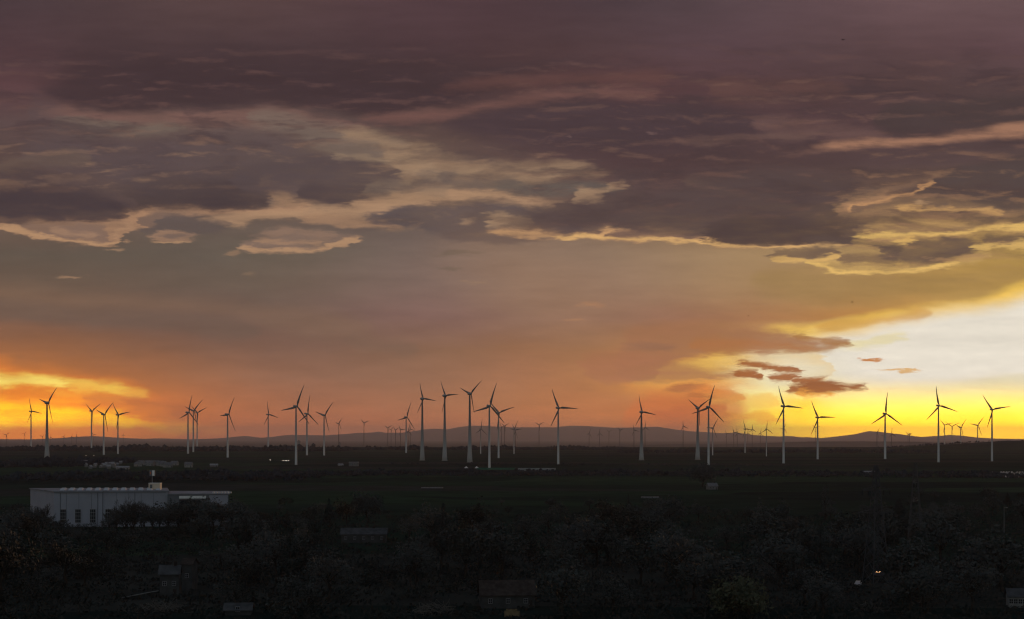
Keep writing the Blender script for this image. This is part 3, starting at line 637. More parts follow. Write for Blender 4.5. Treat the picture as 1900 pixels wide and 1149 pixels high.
TURBINES = [
(57.6,763.6,57.6,834.3,27.3,97,0.60,'s','slim white wind turbine against the yellow glow, leftmost of the big ones'),
(91.5,747.7,87.2,850.0,38.8,41,0.50,'c','broad footed wind turbine against the yellow glow, tallest at the left edge'),
(171.0,763.1,169.8,836.1,27.2,59,0.55,'s','slim turbine with a Y shaped rotor, leftmost of the trio over the pale village'),
(194.0,769.4,192.5,843.9,33.5,46,0.55,'s','slim turbine in the middle of the trio over the pale village'),
(219.3,770.1,218.8,842.4,29.3,78,0.65,'s','slim turbine, rightmost of the trio over the pale village'),
(349.9,765.6,348.9,841.9,34.2,10,0.60,'s','front turbine of the tight overlapping trio, one blade straight up'),
(361.3,762.3,358.7,838.9,29.4,45,0.65,'s','middle turbine of the tight overlapping trio beside the orange glow'),
(366.8,766.1,365.8,834.3,23.8,65,0.70,'s','right hand turbine of the tight overlapping trio beside the orange glow'),
(424.4,769.1,422.4,849.0,36.5,26,0.50,'s','lone slim turbine between the overlapping trio and the shorter dusky turbine'),
(10.9,807.3,11.6,824.2,8.5,48,0.95,'s','tiny hazy turbine at the far left edge of the horizon'),
(45.0,805.3,45.0,824.2,7.0,44,0.80,'s','tiny hazy turbine just left of the leftmost slim turbine'),
(78.8,809.6,78.8,824.2,6.4,48,0.95,'s',"tiny hazy turbine just left of the broad footed turbine's tower"),
(94.2,811.6,94.2,824.2,5.7,0,0.95,'s',"tiny hazy turbine just right of the broad footed turbine's tower"),
(118.2,810.3,118.2,824.2,6.3,28,0.95,'s','tiny hazy turbine, first of three on the low skyline before the village trio'),
(133.1,810.3,133.1,824.2,6.9,9,0.80,'s','tiny hazy turbine, second of three on the low skyline before the village trio'),
(141.5,809.1,141.5,824.2,8.8,1,0.50,'s','tiny hazy turbine, third of three on the low skyline before the village trio'),
(173.1,807.0,173.1,824.2,6.7,88,0.95,'s',"tiny hazy turbine half hidden by the village trio's leftmost tower"),
(228.6,807.3,228.6,824.2,4.7,114,0.95,'s','tiny hazy turbine just right of the village trio'),
(498.7,769.4,497.7,836.1,27.0,102,0.60,'s','shorter dusky turbine left of the crossing pair, its right blade drooping'),
(552.5,754.2,549.3,862.6,42.9,19,0.75,'s','large front turbine of the crossing pair left of the middle'),
(571.2,768.1,569.5,844.9,35.6,4,0.60,'s','rear turbine of the crossing pair, one blade vertical'),
(602.8,770.7,601.3,845.2,33.4,41,0.60,'s','slim turbine just right of the crossing pair'),
(629.6,785.8,628.6,829.8,13.0,36,0.60,'s','small distant turbine by itself beside the hazy tower block'),
(676.8,785.1,675.3,829.8,11.8,67,0.75,'s','small distant turbine with a Y rotor standing alone on the tree line'),
(720.5,794.4,719.5,828.5,10.8,59,0.80,'s','hazy turbine, first of the six before the rising hills'),
(726.6,797.7,725.6,828.5,9.0,43,0.65,'s','hazy turbine, second of the six before the rising hills'),
(734.2,798.4,733.7,828.5,10.9,60,0.60,'s','hazy turbine, third of the six before the rising hills'),
(743.0,797.7,743.0,828.5,11.6,84,0.70,'s','hazy turbine, fourth of the six before the rising hills'),
(754.4,774.2,753.6,840.6,30.3,18,0.65,'s','slim turbine standing over the six hazy ones left of the stout trio'),
(757.7,800.2,757.2,828.5,13.2,10,0.60,'s','hazy turbine, fifth of the six before the rising hills'),
(761.0,796.4,761.0,828.5,11.4,107,0.75,'s','hazy turbine, sixth and rightmost of those before the rising hills'),
(785.5,740.1,783.5,854.5,33.4,96,0.65,'c','stout concrete turbine, left one of the tall central trio'),
(827.7,734.5,825.1,855.0,34.4,85,0.60,'c','stout concrete turbine, middle one of the tall central trio'),
(873.3,730.7,871.6,858.1,36.4,48,0.65,'c','stout concrete turbine, right one of the tall central trio, Y shaped rotor'),
(911.2,753.5,908.0,868.9,44.3,15,0.80,'s','nearest white turbine at centre, base lowest on the plain beside the green court'),
(926.7,766.1,925.1,850.0,34.5,71,0.80,'s','slim turbine with wide spread blades just behind the nearest central turbine'),
(893.6,796.4,891.8,841.9,19.5,4,0.65,'s','small turbine with an upright blade between the stout trio and the nearest one'),
(930.9,792.6,930.2,842.4,10.9,85,0.70,'s',"small turbine squeezed behind the wide spread turbine's tower"),
(937.3,790.9,936.3,829.8,11.5,59,0.75,'s',"small distant turbine right of the wide spread turbine's tower"),
(954.9,796.4,953.7,842.4,19.5,31,0.55,'s','front small turbine of the overlapping small pair right of centre'),
(958.0,798.2,956.0,829.8,13.8,81,0.80,'s','rear small turbine of the overlapping small pair right of centre'),
(1001.7,788.8,1000.2,831.0,11.1,59,0.85,'s','small lone turbine with a Y rotor left of the big solitary turbine'),
(1037.6,757.3,1035.8,861.6,40.9,91,0.80,'s','big solitary white turbine right of centre, one blade level to the right'),
(1094.4,804.5,1093.1,831.3,10.2,19,0.60,'s','faint turbine before the hills, first of the four in line'),
(1112.8,804.5,1112.3,831.3,10.6,119,0.70,'s','faint turbine before the hills, second of the four in line'),
(1131.0,801.5,1129.8,831.3,8.2,61,0.75,'s','faint turbine before the hills, third of the four in line'),
(1150.7,798.9,1150.0,831.3,10.5,69,0.65,'s','faint turbine before the hills, fourth of the four in line'),
(1176.8,798.9,1176.3,831.3,13.3,97,0.65,'s','faint turbine close left of the medium concrete turbine'),
(1192.2,764.8,1190.2,854.0,33.5,98,0.70,'c','medium concrete turbine at the edge of the orange cloud, broad foot'),
(1197.8,793.4,1196.8,832.3,12.1,118,0.70,'s','small turbine close right of the medium concrete turbine'),
(1268.0,791.4,1267.5,833.1,12.8,106,0.65,'s','small turbine alone on the low ridge left of the overlapping big pair'),
(1295.0,757.3,1294.5,853.3,33.5,58,0.70,'c','concrete turbine with a Y rotor, rear one of the overlapping big pair'),
(1317.8,755.5,1314.7,863.9,41.6,12,0.85,'s','large front turbine of the overlapping big pair left of the sun glow'),
(1324.3,794.4,1322.3,844.9,21.8,33,0.65,'s',"small turbine just right of the overlapping big pair's front tower"),
(1348.3,805.3,1347.6,831.0,9.4,85,0.60,'s','tiny turbine before the ridge, first of the row under the yellow sky'),
(1361.5,802.7,1361.5,831.0,10.8,90,0.65,'s','tiny turbine before the ridge, second of the row under the yellow sky'),
(1367.8,804.0,1367.8,831.8,10.6,104,0.75,'s','tiny turbine before the ridge, third of the row under the yellow sky'),
(1382.9,796.4,1382.4,840.6,19.9,93,0.60,'s','larger turbine of the row under the yellow sky, one blade level'),
(1388.0,803.5,1387.5,834.3,7.8,118,0.70,'s','tiny turbine tucked right behind the larger turbine of the yellow row'),
(1396.1,796.9,1395.6,834.3,10.0,118,0.75,'s','small turbine with an upright blade in the row under the yellow sky'),
(1411.2,804.0,1410.7,834.3,8.8,12,0.65,'s','tiny turbine left of the last turbine in the row under the yellow sky'),
(1422.9,796.4,1422.1,846.9,16.3,2,0.80,'s','last turbine at the right of the row under the yellow sky, upright blade'),
(1455.7,754.2,1453.9,859.8,42.0,94,0.75,'s','big turbine below the small dark clouds, left of the shorter level bladed one'),
(1454.4,795.2,1454.2,834.3,10.3,24,0.85,'s','small turbine hidden behind the big tower below the small dark clouds'),
(1518.1,774.9,1517.1,852.3,36.4,89,0.80,'s','medium turbine in the sun glow with one blade level to the right'),
(1514.3,793.9,1513.3,832.3,8.7,66,0.95,'s','small turbine just behind the level bladed turbine in the sun glow'),
(1644.8,768.1,1642.3,851.7,40.8,1,0.80,'s','turbine with an upside down Y rotor in front of the broad peak'),
(1744.1,753.0,1741.3,857.8,38.5,106,0.85,'s','tallest turbine at the right, beside the row of four small ones'),
(1842.4,760.3,1840.6,856.0,35.9,80,0.85,'s','rightmost turbine, a tall white one in front of the dark rise'),
(1627.9,802.7,1627.2,835.6,11.7,40,0.50,'s','tiny turbine on the broad peak, left of the upside down Y turbine'),
(1639.8,808.5,1639.5,835.6,6.6,30,0.90,'s',"tiniest turbine, right beside the upside down Y turbine's tower"),
(1654.9,805.3,1654.4,836.1,12.1,114,0.60,'s','tiny turbine on the broad peak, right of the upside down Y turbine'),
(1685.8,806.5,1684.8,836.8,9.2,66,0.75,'s','left turbine of the tiny overlapping pair at the foot of the broad peak'),
(1687.8,807.0,1687.3,836.8,10.3,77,0.45,'s','right turbine of the tiny overlapping pair at the foot of the broad peak'),
(1754.0,788.8,1752.7,833.6,16.7,75,0.90,'s','small turbine, first of the four between the two tall right turbines'),
(1768.1,791.4,1766.4,832.3,16.3,62,0.95,'s','small turbine with a Y rotor, second of the four between the tall right turbines'),
(1784.3,793.4,1782.5,831.8,22.5,42,0.50,'s','small turbine, third of the four between the two tall right turbines'),
(1815.9,789.3,1813.9,829.3,20.6,38,0.75,'s','small turbine, last of the four, on the shoulder of the dark rise'),
]
for hx_, hy_, bx, by, L, th, c, ty, lab in TURBINES:
    if L >= 16 and not (by < 835 and L < 24): y = dist(by)
    elif by < 835 and L >= 16: y = max(5150.0, F * 42 / L)
    else: y = min(10500.0, max(5600.0, F * 32 / L))
    x = at(bx, y); z0 = gz(x, y); hz = CAMZ + (HY - hy_) / F * y - z0
    Lm = L / F * y; s = max(.55, min(1.25, Lm / 42.0)) if ty == 's' else max(.7, min(1.1, Lm / 36.0))
    psi = math.acos(min(.99, c)) + math.atan2(x, y)
    t = thing('wind_turbine', lab, 'wind turbine', (x, y, z0), 0, 'wind turbines on the plain')
    hgt = hz - 2.2 * s
    tm = tower_mesh(hgt, ty, 'steel' if L >= 16 else 'steel_silhouette')
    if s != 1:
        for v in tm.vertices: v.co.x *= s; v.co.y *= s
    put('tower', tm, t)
    n = put('nacelle', NAC[ty], t); n.location = (0, 0, hz); n.rotation_euler = (0, 0, -psi); n.scale = (s,) * 3
    h = put('hub', HUB[ty], t); h.scale = (s,) * 3; h.rotation_euler = (0, R_(th), -psi)
    ov = 3.1 * s; h.location = (ov * math.sin(psi), ov * math.cos(psi), hz)
    for k in range(3):
        bl = put('blade', BLADE, h); bl.rotation_euler = (0, R_(120 * k), 0); bl.scale = (Lm / s * (1.7 if L < 16 else 1.15), Lm / s * (1.7 if L < 16 else 1.15), Lm / s)

# ------------------------------------------------------------------ big pale hall at the left
def gable(b, w, d, h, rh, k=0):                      # house body with gables at +-x, ridge along x
    b.add([(-w/2,-d/2,0),(w/2,-d/2,0),(w/2,d/2,0),(-w/2,d/2,0),(-w/2,-d/2,h),(w/2,-d/2,h),(w/2,d/2,h),(-w/2,d/2,h),(-w/2,0,h+rh),(w/2,0,h+rh)],
          [(0,3,2,1),(0,1,5,4),(2,3,7,6),(1,2,6,9,5),(3,0,4,8,7)], k)
def roof_slabs(b, w, d, h, rh, ov=.5, th=.22, k=0):
    sl = rh / (d / 2)
    for s in (-1, 1):
        y0, y1 = 0, s * (d / 2 + ov); z0, z1 = h + rh + .03, h + rh + .03 - sl * (d / 2 + ov)
        x0, x1 = -w/2 - ov, w/2 + ov
        v = [(x0,y0,z0),(x1,y0,z0),(x1,y1,z1),(x0,y1,z1)]
        b.add(v + [(x, y, z + th) for x, y, z in v], [(0,1,2,3),(4,7,6,5),(0,4,5,1),(1,5,6,2),(2,6,7,3),(3,7,4,0)], k)
def window(parent, x, z, w, h, y, nx=2, nz=3, side=-1, axis='y', sill=False):
    f = MB(); e = .07 * max(1, w / 1.2); yy = y + side * .03
    def bx(x0, z0, x1, z1, t0, t1):
        a, c = sorted((yy + side * t0, yy + side * t1))
        if axis == 'y': f.box((x0, a, z0), (x1, c, z1))
        else: f.box((a, x0, z0), (c, x1, z1))
    bx(x, z, x + e, z + h, 0, .12); bx(x + w - e, z, x + w, z + h, 0, .12); bx(x + e, z, x + w - e, z + e, 0, .12); bx(x + e, z + h - e, x + w - e, z + h, 0, .12)
    for i in range(1, nx): bx(x + w*i/nx - e*.4, z + e, x + w*i/nx + e*.4, z + h - e, .02, .10)
    for i in range(1, nz): bx(x + e, z + h*i/nz - e*.4, x + w - e, z + h*i/nz + e*.4, .025, .09)
    fr = f.build('window', MT['frame'], parent)
    g_ = MB(); a, c = sorted((yy + side * .002, yy + side * .015))
    if axis == 'y': g_.box((x + e, a, z + e), (x + w - e, c, z + h - e))
    else: g_.box((a, x + e, z + e), (c, x + w - e, z + h - e))
    g_.build('pane', MT['glass'], fr); return fr

hall = thing('factory_hall', 'big pale flat roofed factory hall behind bare trees at the lower left', 'factory hall', (-228, 700, 0))
HH = 17.4
foot = [(0, 0), (56, 4), (46, 40), (-24, 36)]
wl = MB(); wl.prism(foot, 0, HH)
wl.build('wall', MT['hall_wall'], hall)
rf = MB(); rf.prism([(-.5, -.5), (56.6, 3.5), (46.6, 40.6), (-25, 36.6)], HH + .003, HH + .55)
roof = rf.build('roof', MT['roof_dark'], hall)
for r_ in range(2):
    for i in range(12):
        b = MB(); xx, yy = 1.0 + i * 4.3 - r_ * 3.5, 5.5 + r_ * 13 + i * .3; z = HH + .56
        b.add([(xx, yy, z), (xx+2.6, yy, z), (xx+2.6, yy+2.2, z), (xx, yy+2.2, z), (xx+.4, yy+.4, z+.8), (xx+2.2, yy+.4, z+.8), (xx+2.2, yy+1.8, z+.8), (xx+.4, yy+1.8, z+.8)],
              [(0,3,2,1),(4,5,6,7),(0,1,5,4),(1,2,6,5),(2,3,7,6),(3,0,4,7)])
        b.build('skylight', MT['skylight'], roof)
seam = MB()
for i in range(1, 9): seam.box((i*6.1-.06, i*6.1*4/56-.09, .5), (i*6.1+.06, i*6.1*4/56-.004, HH-.6))
for px_ in (3.2, 21.4, 39.6): seam.tube([(px_, px_*4/56 - .16, .2), (px_, px_*4/56 - .16, HH - .3)], [.12, .12], 6)
seam.box((.2, -.20, HH-.55), (55.8, -.05, HH-.3)); seam.build('cladding_seam', MT['hall_dark'], hall)
for px in (117, 144, 171, 199):
    x = (px - 100) / F * 700 - 1.5
    window(hall, x, 1.9, 3.0, 6.9, (x + 1.6) * 4 / 56 - .12, 3, 4)
an = MB(); an.prism([(56.2, 1.5), (86, 5), (79.5, 36), (47.8, 36)], 0, 16.0); an.build('annex', MT['hall_dark'], hall); pw = MB(); pw.prism([(76.5, 3.7), (85.6, 4.8), (85.6, 4.95), (76.5, 3.88)], 11, 15.6); pw.build('pale_cladding', MT['hall_wall'], hall)
ar = MB(); ar.prism([(56.9, 1.0), (86.6, 4.5), (80.1, 36.4), (48.4, 36.4)], 16.003, 16.5); ar.build('annex_roof', MT['roof_dark'], hall)
fb = MB(); fb.prism([(62, 1.4), (75, 2.9), (75, 3.5), (62, 2.05)], 14.0, 15.3); fb.build('fascia_band', MT['white'], hall)
dr = MB(); dr.prism([(62, 1.85), (72, 3.0), (72, 3.3), (62, 2.1)], 0, 13.2); dr.build('loading_door', MT['glass'], hall)
pe = MB()
for i in range(7): pe.box((78 + i*1.4, 4.2 + i*.12, 16.51), (78.9 + i*1.4, 5.0 + i*.12, 17.3))
pe.build('roof_vent', MT['skylight'], hall)
ru = thing('rooftop_unit', 'warm cream coloured box standing on the hall roof', 'roof unit', (at(288, 722), 722, HH + .56))
b = MB(); b.box((-2.9, -2, 0), (2.9, 2, 3.0)); b.build('casing', MT['cream'], ru)
b = MB(); b.box((-3.0, -2.1, 3.003), (3.0, 2.1, 3.2)); b.build('lid', MT['white'], ru)
b = MB(); b.box((-2.2, -2.06, .5), (-1.0, -2.0, 2.4)); b.build('louvre', MT['tin'], ru)
ms = thing('mast_sign', 'tall thin mast with a small white and orange sign box above the hall', 'sign', (at(282.5, 745), 745, 0))
b = MB(); b.tube([(0, 0, 0), (0, 0, 24)], [.28, .2], 10); b.build('pole', MT['metal'], ms)
b = MB(); b.box((-1.4, -.5, 24), (1.4, .5, 27.2)); sb = b.build('sign_box', MT['hall_dark'], ms)
b = MB(); b.box((.1, -.56, 24.15), (1.3, -.505, 27.05)); b.build('white_panel', MT['white'], sb)
b = MB(); b.box((-1.1, -.56, 25.0), (-.5, -.505, 26.3)); b.build('orange_panel', MT['orange'], sb)
lp = thing('lamp_post', 'thin dark lamp post in front of the pale hall', 'lamp post', (at(190.5, 690), 690, 0))
b = MB(); b.tube([(0, 0, 0), (0, 0, 17.5)], [.16, .09], 8); b.build('pole', MT['lattice'], lp)
b = MB(); b.tube([(0, 0, 17.5), (.5, -.2, 18.1), (1.6, -.5, 18.3)], [.08, .07, .06], 6); b.box((1.2, -.75, 18.22), (2.3, -.35, 18.42)); b.build('lamp_arm', MT['lattice'], lp)
wp = thing('lamp_post', 'thin pale post with a small lamp at the right edge of the wood', 'lamp post', (at(1863, 640), 640, 0))
b = MB(); b.tube([(0, 0, 0), (0, 0, 13)], [.2, .14], 8); b.build('pole', MT['tin'], wp)
b = MB(); b.tube([(0, 0, 12.4), (.8, 0, 12.9), (1.1, 0, 12.85)], [.07, .07, .06], 6); b.box((.8, -.2, 12.55), (1.6, .2, 12.8)); b.build('lamp_arm', MT['plaster'], wp)

# ------------------------------------------------------------------ houses
def house(label, x, y, w, d, h, rh, rz, wall, roof_m, group=None, wins=3, chim=True, name='house', cat='house', door=True, chim_m='tile'):
    t = thing(name, label, cat, (x, y, gz(x, y)), rz, group)
    b = MB(); gable(b, w, d, h, rh); b.build('wall', MT[wall], t)
    b = MB(); roof_slabs(b, w, d, h, rh); r = b.build('roof', MT[roof_m], t)
    if chim:
        b = MB(); b.box((w*.2, -.4, h + rh*.6), (w*.2 + .8, .4, h + rh + 1.1)); b.box((w*.2 - .08, -.48, h + rh + 1.103), (w*.2 + .88, .48, h + rh + 1.25)); b.build('chimney', MT[chim_m], r)
    for i in range(wins): window(t, -w/2 + w*(i + .5)/wins - .55, .9 + max(0, h - 2.9)*.6, 1.1, 1.3, -d/2, 2, 2)
    if door:
        b = MB(); b.box((w*.5 - 1.6, -d/2 - .07, 0), (w*.5 - .6, -d/2 - .004, 2.1)); dd = b.build('door', MT['tile'], t)
        b = MB(); b.box((w*.5 - 1.45, -d/2 - .12, 1.0), (w*.5 - 1.33, -d/2 - .073, 1.08)); b.build('handle', MT['metal'], dd)
    return t
rnd = random.Random(21)
G1 = 'pale roofed houses of the far village'
proto = house('small pale roofed house packed into the far village beyond the hall', at(155, 2230), 2230, 9, 8, 4.4, 3.0, .3, 'plaster_w', 'tile_p', G1)
kids(proto)
for px, py in ((163,862.5),(170,861.5),(177,862),(184,861.8),(191,863),(197,862.5),(204,862),(210,863.5),(217,862),(224,860.5),(160,866),(168,867),(176,866.5),(187,867.5),(194,868),(202,867),(141,862.5),(212,866.5)):
    c = copy_tree(proto); y = dist(py + rnd.uniform(-.6, 3.2)); c.location = (at(px, y), y, 0); c.rotation_euler = (0, 0, rnd.choice((.2, 1.4, 1.4)) + rnd.uniform(-.4, .4)); c.scale = (rnd.uniform(.4, .6), rnd.uniform(.4, .6), rnd.uniform(.5, .95))
G2 = 'grey roofed houses of the far village'
proto = house('small dim grey roofed house in the row right of the pale village', at(262, 2200), 2200, 10, 8, 4.2, 3.2, -.2, 'plaster', 'tin', G2)
kids(proto)
for px, py in ((256,864),(270,861),(279,863),(288,861),(297,863),(304,864),(311,866),(350,866),(324,862)):
    c = copy_tree(proto); y = dist(py + 1.5); c.location = (at(px, y), y, 0); c.rotation_euler = (0, 0, rnd.uniform(-.7, .9)); c.scale = (rnd.uniform(.8, 1.2), 1, rnd.uniform(.85, 1.1))
house('long white roofed barn just below the pale village', at(228, 1930), 1930, 17, 9, 2.6, 1.6, .05, 'plaster', 'tile_p', wins=4, chim=False, name='barn', cat='barn')
house('pale cottage by itself on the plain above the long white strip', at(397, 2080), 2080, 11, 8, 2.6, 2.0, .1, 'plaster_w', 'tile_p')
house('grey four bay barn alone in the dark field left of the stout trio', at(656.5, 2135), 2135, 14, 10, 5.2, 1.2, 0, 'plaster_w', 'tin', wins=4, chim=False, name='barn', cat='barn', door=False)
house('low shed beside the grey four bay barn', at(632, 2150), 2150, 7, 6, 2.0, 1.4, .4, 'plaster', 'tile_p', wins=1, chim=False, name='shed', cat='shed')
house('small pale building with a flat looking roof behind the lattice pylons', at(1613, 1690), 1690, 13, 7, 2.4, 1.0, 0, 'plaster', 'tile_p', wins=2, chim=False)
house('small farmhouse half hidden by the big round tree in the fields', at(1321, 1195), 1195, 8, 7, 3.0, 2.4, .2, 'plaster_w', 'tin')
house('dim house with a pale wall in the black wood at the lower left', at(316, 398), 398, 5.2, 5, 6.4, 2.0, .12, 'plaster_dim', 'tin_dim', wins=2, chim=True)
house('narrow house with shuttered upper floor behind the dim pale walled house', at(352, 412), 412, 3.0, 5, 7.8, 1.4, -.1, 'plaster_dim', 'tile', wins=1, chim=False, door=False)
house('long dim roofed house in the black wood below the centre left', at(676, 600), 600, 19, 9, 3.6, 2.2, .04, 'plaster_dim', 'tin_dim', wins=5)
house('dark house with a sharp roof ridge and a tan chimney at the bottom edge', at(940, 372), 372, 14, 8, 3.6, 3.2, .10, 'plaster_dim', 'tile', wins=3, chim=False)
house('pale garden room with tall windows in the bottom right corner', at(1886, 372), 372, 4.6, 4, 3.0, 1.6, -.15, 'plaster', 'tin_dim', wins=4, chim=False, name='garden_room', cat='garden room', door=False)
house('small corrugated shed at the bottom edge left of centre', at(443, 356), 356, 6.4, 4.5, 1.4, 1.3, .08, 'plaster_dim', 'tin_dim', wins=1, chim=False, name='shed', cat='shed', door=False)
bm_ = thing('timber_beam', 'long pale timber beam lying tilted over the brush heap at the lower left', 'timber beam', (at(259, 388), 388, 0))
b = MB(); b.tube([(-5.3, .5, .35), (-2.5, .2, .95), (0, 0, 1.45), (2.6, -.2, 2.0), (5.3, -.4, 2.45)], [.13, .14, .15, .14, .13], 6); b.build('beam', MT['plaster_w'], bm_)
b = MB(); b.tube([(-2.4, .25, -.1), (-2.4, .2, .85)], [.12, .1], 6); b.tube([(3.4, -.2, -.1), (3.4, -.25, 2.0)], [.12, .1], 6); b.build('prop', MT['bark'], bm_)
ck = thing('brick_stack', 'stubby tan brick stack at the bottom edge right of centre', 'chimney', (at(950, 352), 352, 0))
b = MB(); b.box((-1.9, -1.2, 0), (1.9, 1.2, 1.25)); b.box((-1.5, -.9, 1.253), (1.3, .9, 1.75)); b.build('brickwork', MT['brick'], ck)
b = MB(); b.box((-1.05, -.5, 1.753), (-.4, .5, 2.0)); b.box((.1, -.5, 1.753), (.8, .5, 1.95)); b.build('flue', MT['tile'], ck)

# low farm structures far out
def tunnel(label, px0, px1, py, wid, h, m, name='polytunnel', cat='polytunnel'):
    y = dist(py); x0, x1 = at(px0, y), at(px1, y)
    t = thing(name, label, cat, ((x0 + x1) / 2, y, 0)); w = (x1 - x0) / 2; b = MB(); n = 10
    vs = []; 
    for sx in (-w, w):
        for j in range(n + 1):
            a_ = math.pi * j / n; vs.append((sx, wid / 2 * math.cos(a_), h * math.sin(a_)))
    b.add(vs, [(j, j+1, n+2+j, n+1+j) for j in range(n)] + [tuple(range(n+1)), tuple(range(2*n+1, n, -1))])
    b.build('cover', MT[m], t, True)
    b = MB()
    for i in range(7):
        xx = -w + 2*w*i/6
        b.tube([(xx, (wid/2+.05)*math.cos(math.pi*j/8), (h+.05)*math.sin(math.pi*j/8)) for j in range(9)], [.05]*9, 5)
    b.build('hoop', MT['metal'], t); return t
tunnel('long pale polytunnel lying on the plain above the hall, right of the mast sign', 371, 433, 879.5, 6, 1.3, 'tile_p')
tunnel('short pale polytunnel just left of the longer one above the hall', 300, 327, 877.5, 6, 1.1, 'tin')
tunnel('long grey green polytunnel right of the nearest central turbine', 958, 1031, 873.5, 9, 3.4, 'green_sheet')
tunnel('thin pale polytunnel in the dark fields right of centre', 1190, 1222, 924, 4, 1.0, 'tin')
tunnel('low faint polytunnel in the dark fields below the stout trio', 782, 822, 906, 4, .9, 'tin')
fn = thing('windbreak_fence', 'dark green netting fence at the foot of the nearest central turbine', 'fence', (at(921, 1890), 1890, 0))
b = MB(); b.box((-26, -.04, .3), (26, .04, 2.9)); b.build('netting', MT['net'], fn)
for i in range(14):
    b = MB(); xx = -26 + 4 * i; b.tube([(xx, .12, 0), (xx, .12, 3.1)], [.07, .07], 6); b.build('post', MT['metal'], fn)
for px, lab in ((865, 'small white tent left of the green netting fence, the farther left one'), (884.5, 'small white tent touching the left end of the green netting fence')):
    t = thing('tent', lab, 'tent', (at(px, 1960), 1960, 0)); w = 2.9
    b = MB(); b.add([(-w,-w,1.2),(w,-w,1.2),(w,w,1.2),(-w,w,1.2),(0,0,3.6),(-w*.5,-w*.5,2.1),(w*.5,-w*.5,2.1),(w*.5,w*.5,2.1),(-w*.5,w*.5,2.1)],
      [(0,1,6,5),(1,2,7,6),(2,3,8,7),(3,0,5,8),(5,6,4),(6,7,4),(7,8,4),(8,5,4)]); b.build('canopy', MT['white'], t)
    b = MB(); b.box((-w+.05, -w+.05, 0), (w-.05, w-.05, 1.195)); b.build('side_wall', MT['plaster_w'], t)
for px, w, h, lab in ((554.5, 18, 40, 'hazy tower block on the far plain beside the crossing pair of turbines'), (630.5, 12, 30, 'small hazy block at the foot of the lone distant turbine')):
    y = 8200; x = at(px, y); t = thing('tower_block', lab, 'tower block', (x, y, gz(x, y)))
    b = MB(); b.box((-w/2, -8, 0), (w/2, 8, h)); b.build('wall', MT['plaster'], t)
    b = MB(); b.box((-w*.2, -3, h + .003), (w*.2, 3, h + 4)); b.build('roof_house', MT['tile'], t)
    b = MB()
    for r_ in range(8):
        for q_ in range(4): b.box((-w*.42 + q_*w*.22, -8.06, 2 + r_*h/8.4), (-w*.42 + q_*w*.22 + w*.13, -8.004, 2 + r_*h/8.4 + 1.6))
    b.build('window', MT['glass'], t)

# ------------------------------------------------------------------ cars
def car(label, loc, rz, paint, group=None, lights=False):
    t = thing('car', label, 'car', loc, rz, group)
    b = MB(); secs = []
    for x, w, zb, zt in ((-2.15, .7, .45, .72), (-2.0, .84, .3, .86), (-.9, .9, .25, .92), (.9, .9, .25, .95), (2.0, .84, .3, .92), (2.15, .72, .45, .8)):
        secs.append([(x, -w, zb), (x, w, zb), (x, w, zt - .1), (x, w*.86, zt), (x, -w*.86, zt), (x, -w, zt - .1)])
    loft(secs, 0, b)
    loft([[(x, -w, .9), (x, w, .9), (x, w*.8, z), (x, -w*.8, z)] for x, w, z in ((-1.0, .76, .93), (-.35, .80, 1.42), (1.2, .80, 1.42), (1.95, .74, .95))], 0, b)
    b.build('body', MT[paint], t)
    b = MB()
    loft([[(x, -w, z0), (x, w, z0), (x, w*.9, z), (x, -w*.9, z)] for x, w, z0, z in ((-.85, .80, .97, 1.0), (-.33, .83, .97, 1.36), (1.15, .83, .97, 1.36), (1.7, .78, .97, 1.0))], 0, b)
    b.build('window', MT['glass'], t)
    for sx in (-1.35, 1.35):
        for sy in (-.78, .78):
            b = MB(); b.tube([(sx, sy - .1, .32), (sx, sy + .1, .32)], [.32, .32], 12); b.build('wheel', MT['rubber'], t)
    for sy in (-.58, .58):
        b = MB(); b.tube([(-2.19, sy, .66), (-2.10, sy, .66)], [.17, .17], 10)
        b.build('headlight', MT['lamp' if lights else 'glass'], t)
    return t
ang = math.atan2(-dv.y, -dv.x)
for px, py, side, lab in ((149, 846.3, 1, 'car with glowing headlights on the far road, leftmost of three over the pale village'), (158, 846.6, 1, 'car with glowing headlights on the far road, middle of three over the pale village'),
        (172.5, 847.6, 1, 'car with glowing headlights on the far road, last of three over the pale village'), (500, 851.6, 1, 'car with glowing headlights by itself below the shorter dusky turbine'),
        (524, 853.6, 1, 'car with glowing headlights, first of the tight three before the crossing pair'), (528.6, 853.9, 1, 'car with glowing headlights, second of the tight three before the crossing pair'), (533.5, 855.2, 1, 'car with glowing headlights, third of the tight three before the crossing pair')):
    dirx = (px - CX) / F                              # where the view column meets the road
    s_ = (dirx * p1.y - p1.x) / (dv.x - dirx * dv.y); p = p1 + dv * s_ + nv * 1.8
    car(lab, (p.x, p.y, .02), math.atan2(-p.y, -p.x) + math.pi + .15, 'car_d', 'cars driving with lights on', True)
G3 = 'parked cars glinting at the right edge'
protos = [car('pale parked car in the glinting rows at the right edge of the plain', (870, 1600, .005), .9, 'car_w', G3), car('silver parked car in the glinting rows at the right edge of the plain', (880, 1600, .005), .9, 'car_s', G3)]
for p in protos: kids(p)
i = 0
for row, (y, px0, px1) in enumerate(((1745, 1828, 1915), (1690, 1845, 1915), (1640, 1838, 1915), (1590, 1862, 1915), (1545, 1850, 1915))):
    x = at(px0, y)
    while x < at(px1, y):
        if rnd.random() < .86:
            if i < 2: c = protos[i]
            else: c = copy_tree(protos[0 if rnd.random() < .65 else 1])
            c.location = (x, y + rnd.uniform(-.5, .5), 0); c.rotation_euler = (0, 0, 1.0 + rnd.uniform(-.06, .06)); i += 1
        x += 3.3
car('white car parked apart, just left of the glinting rows', (at(1790, 1560), 1560, 0), .2, 'car_w')
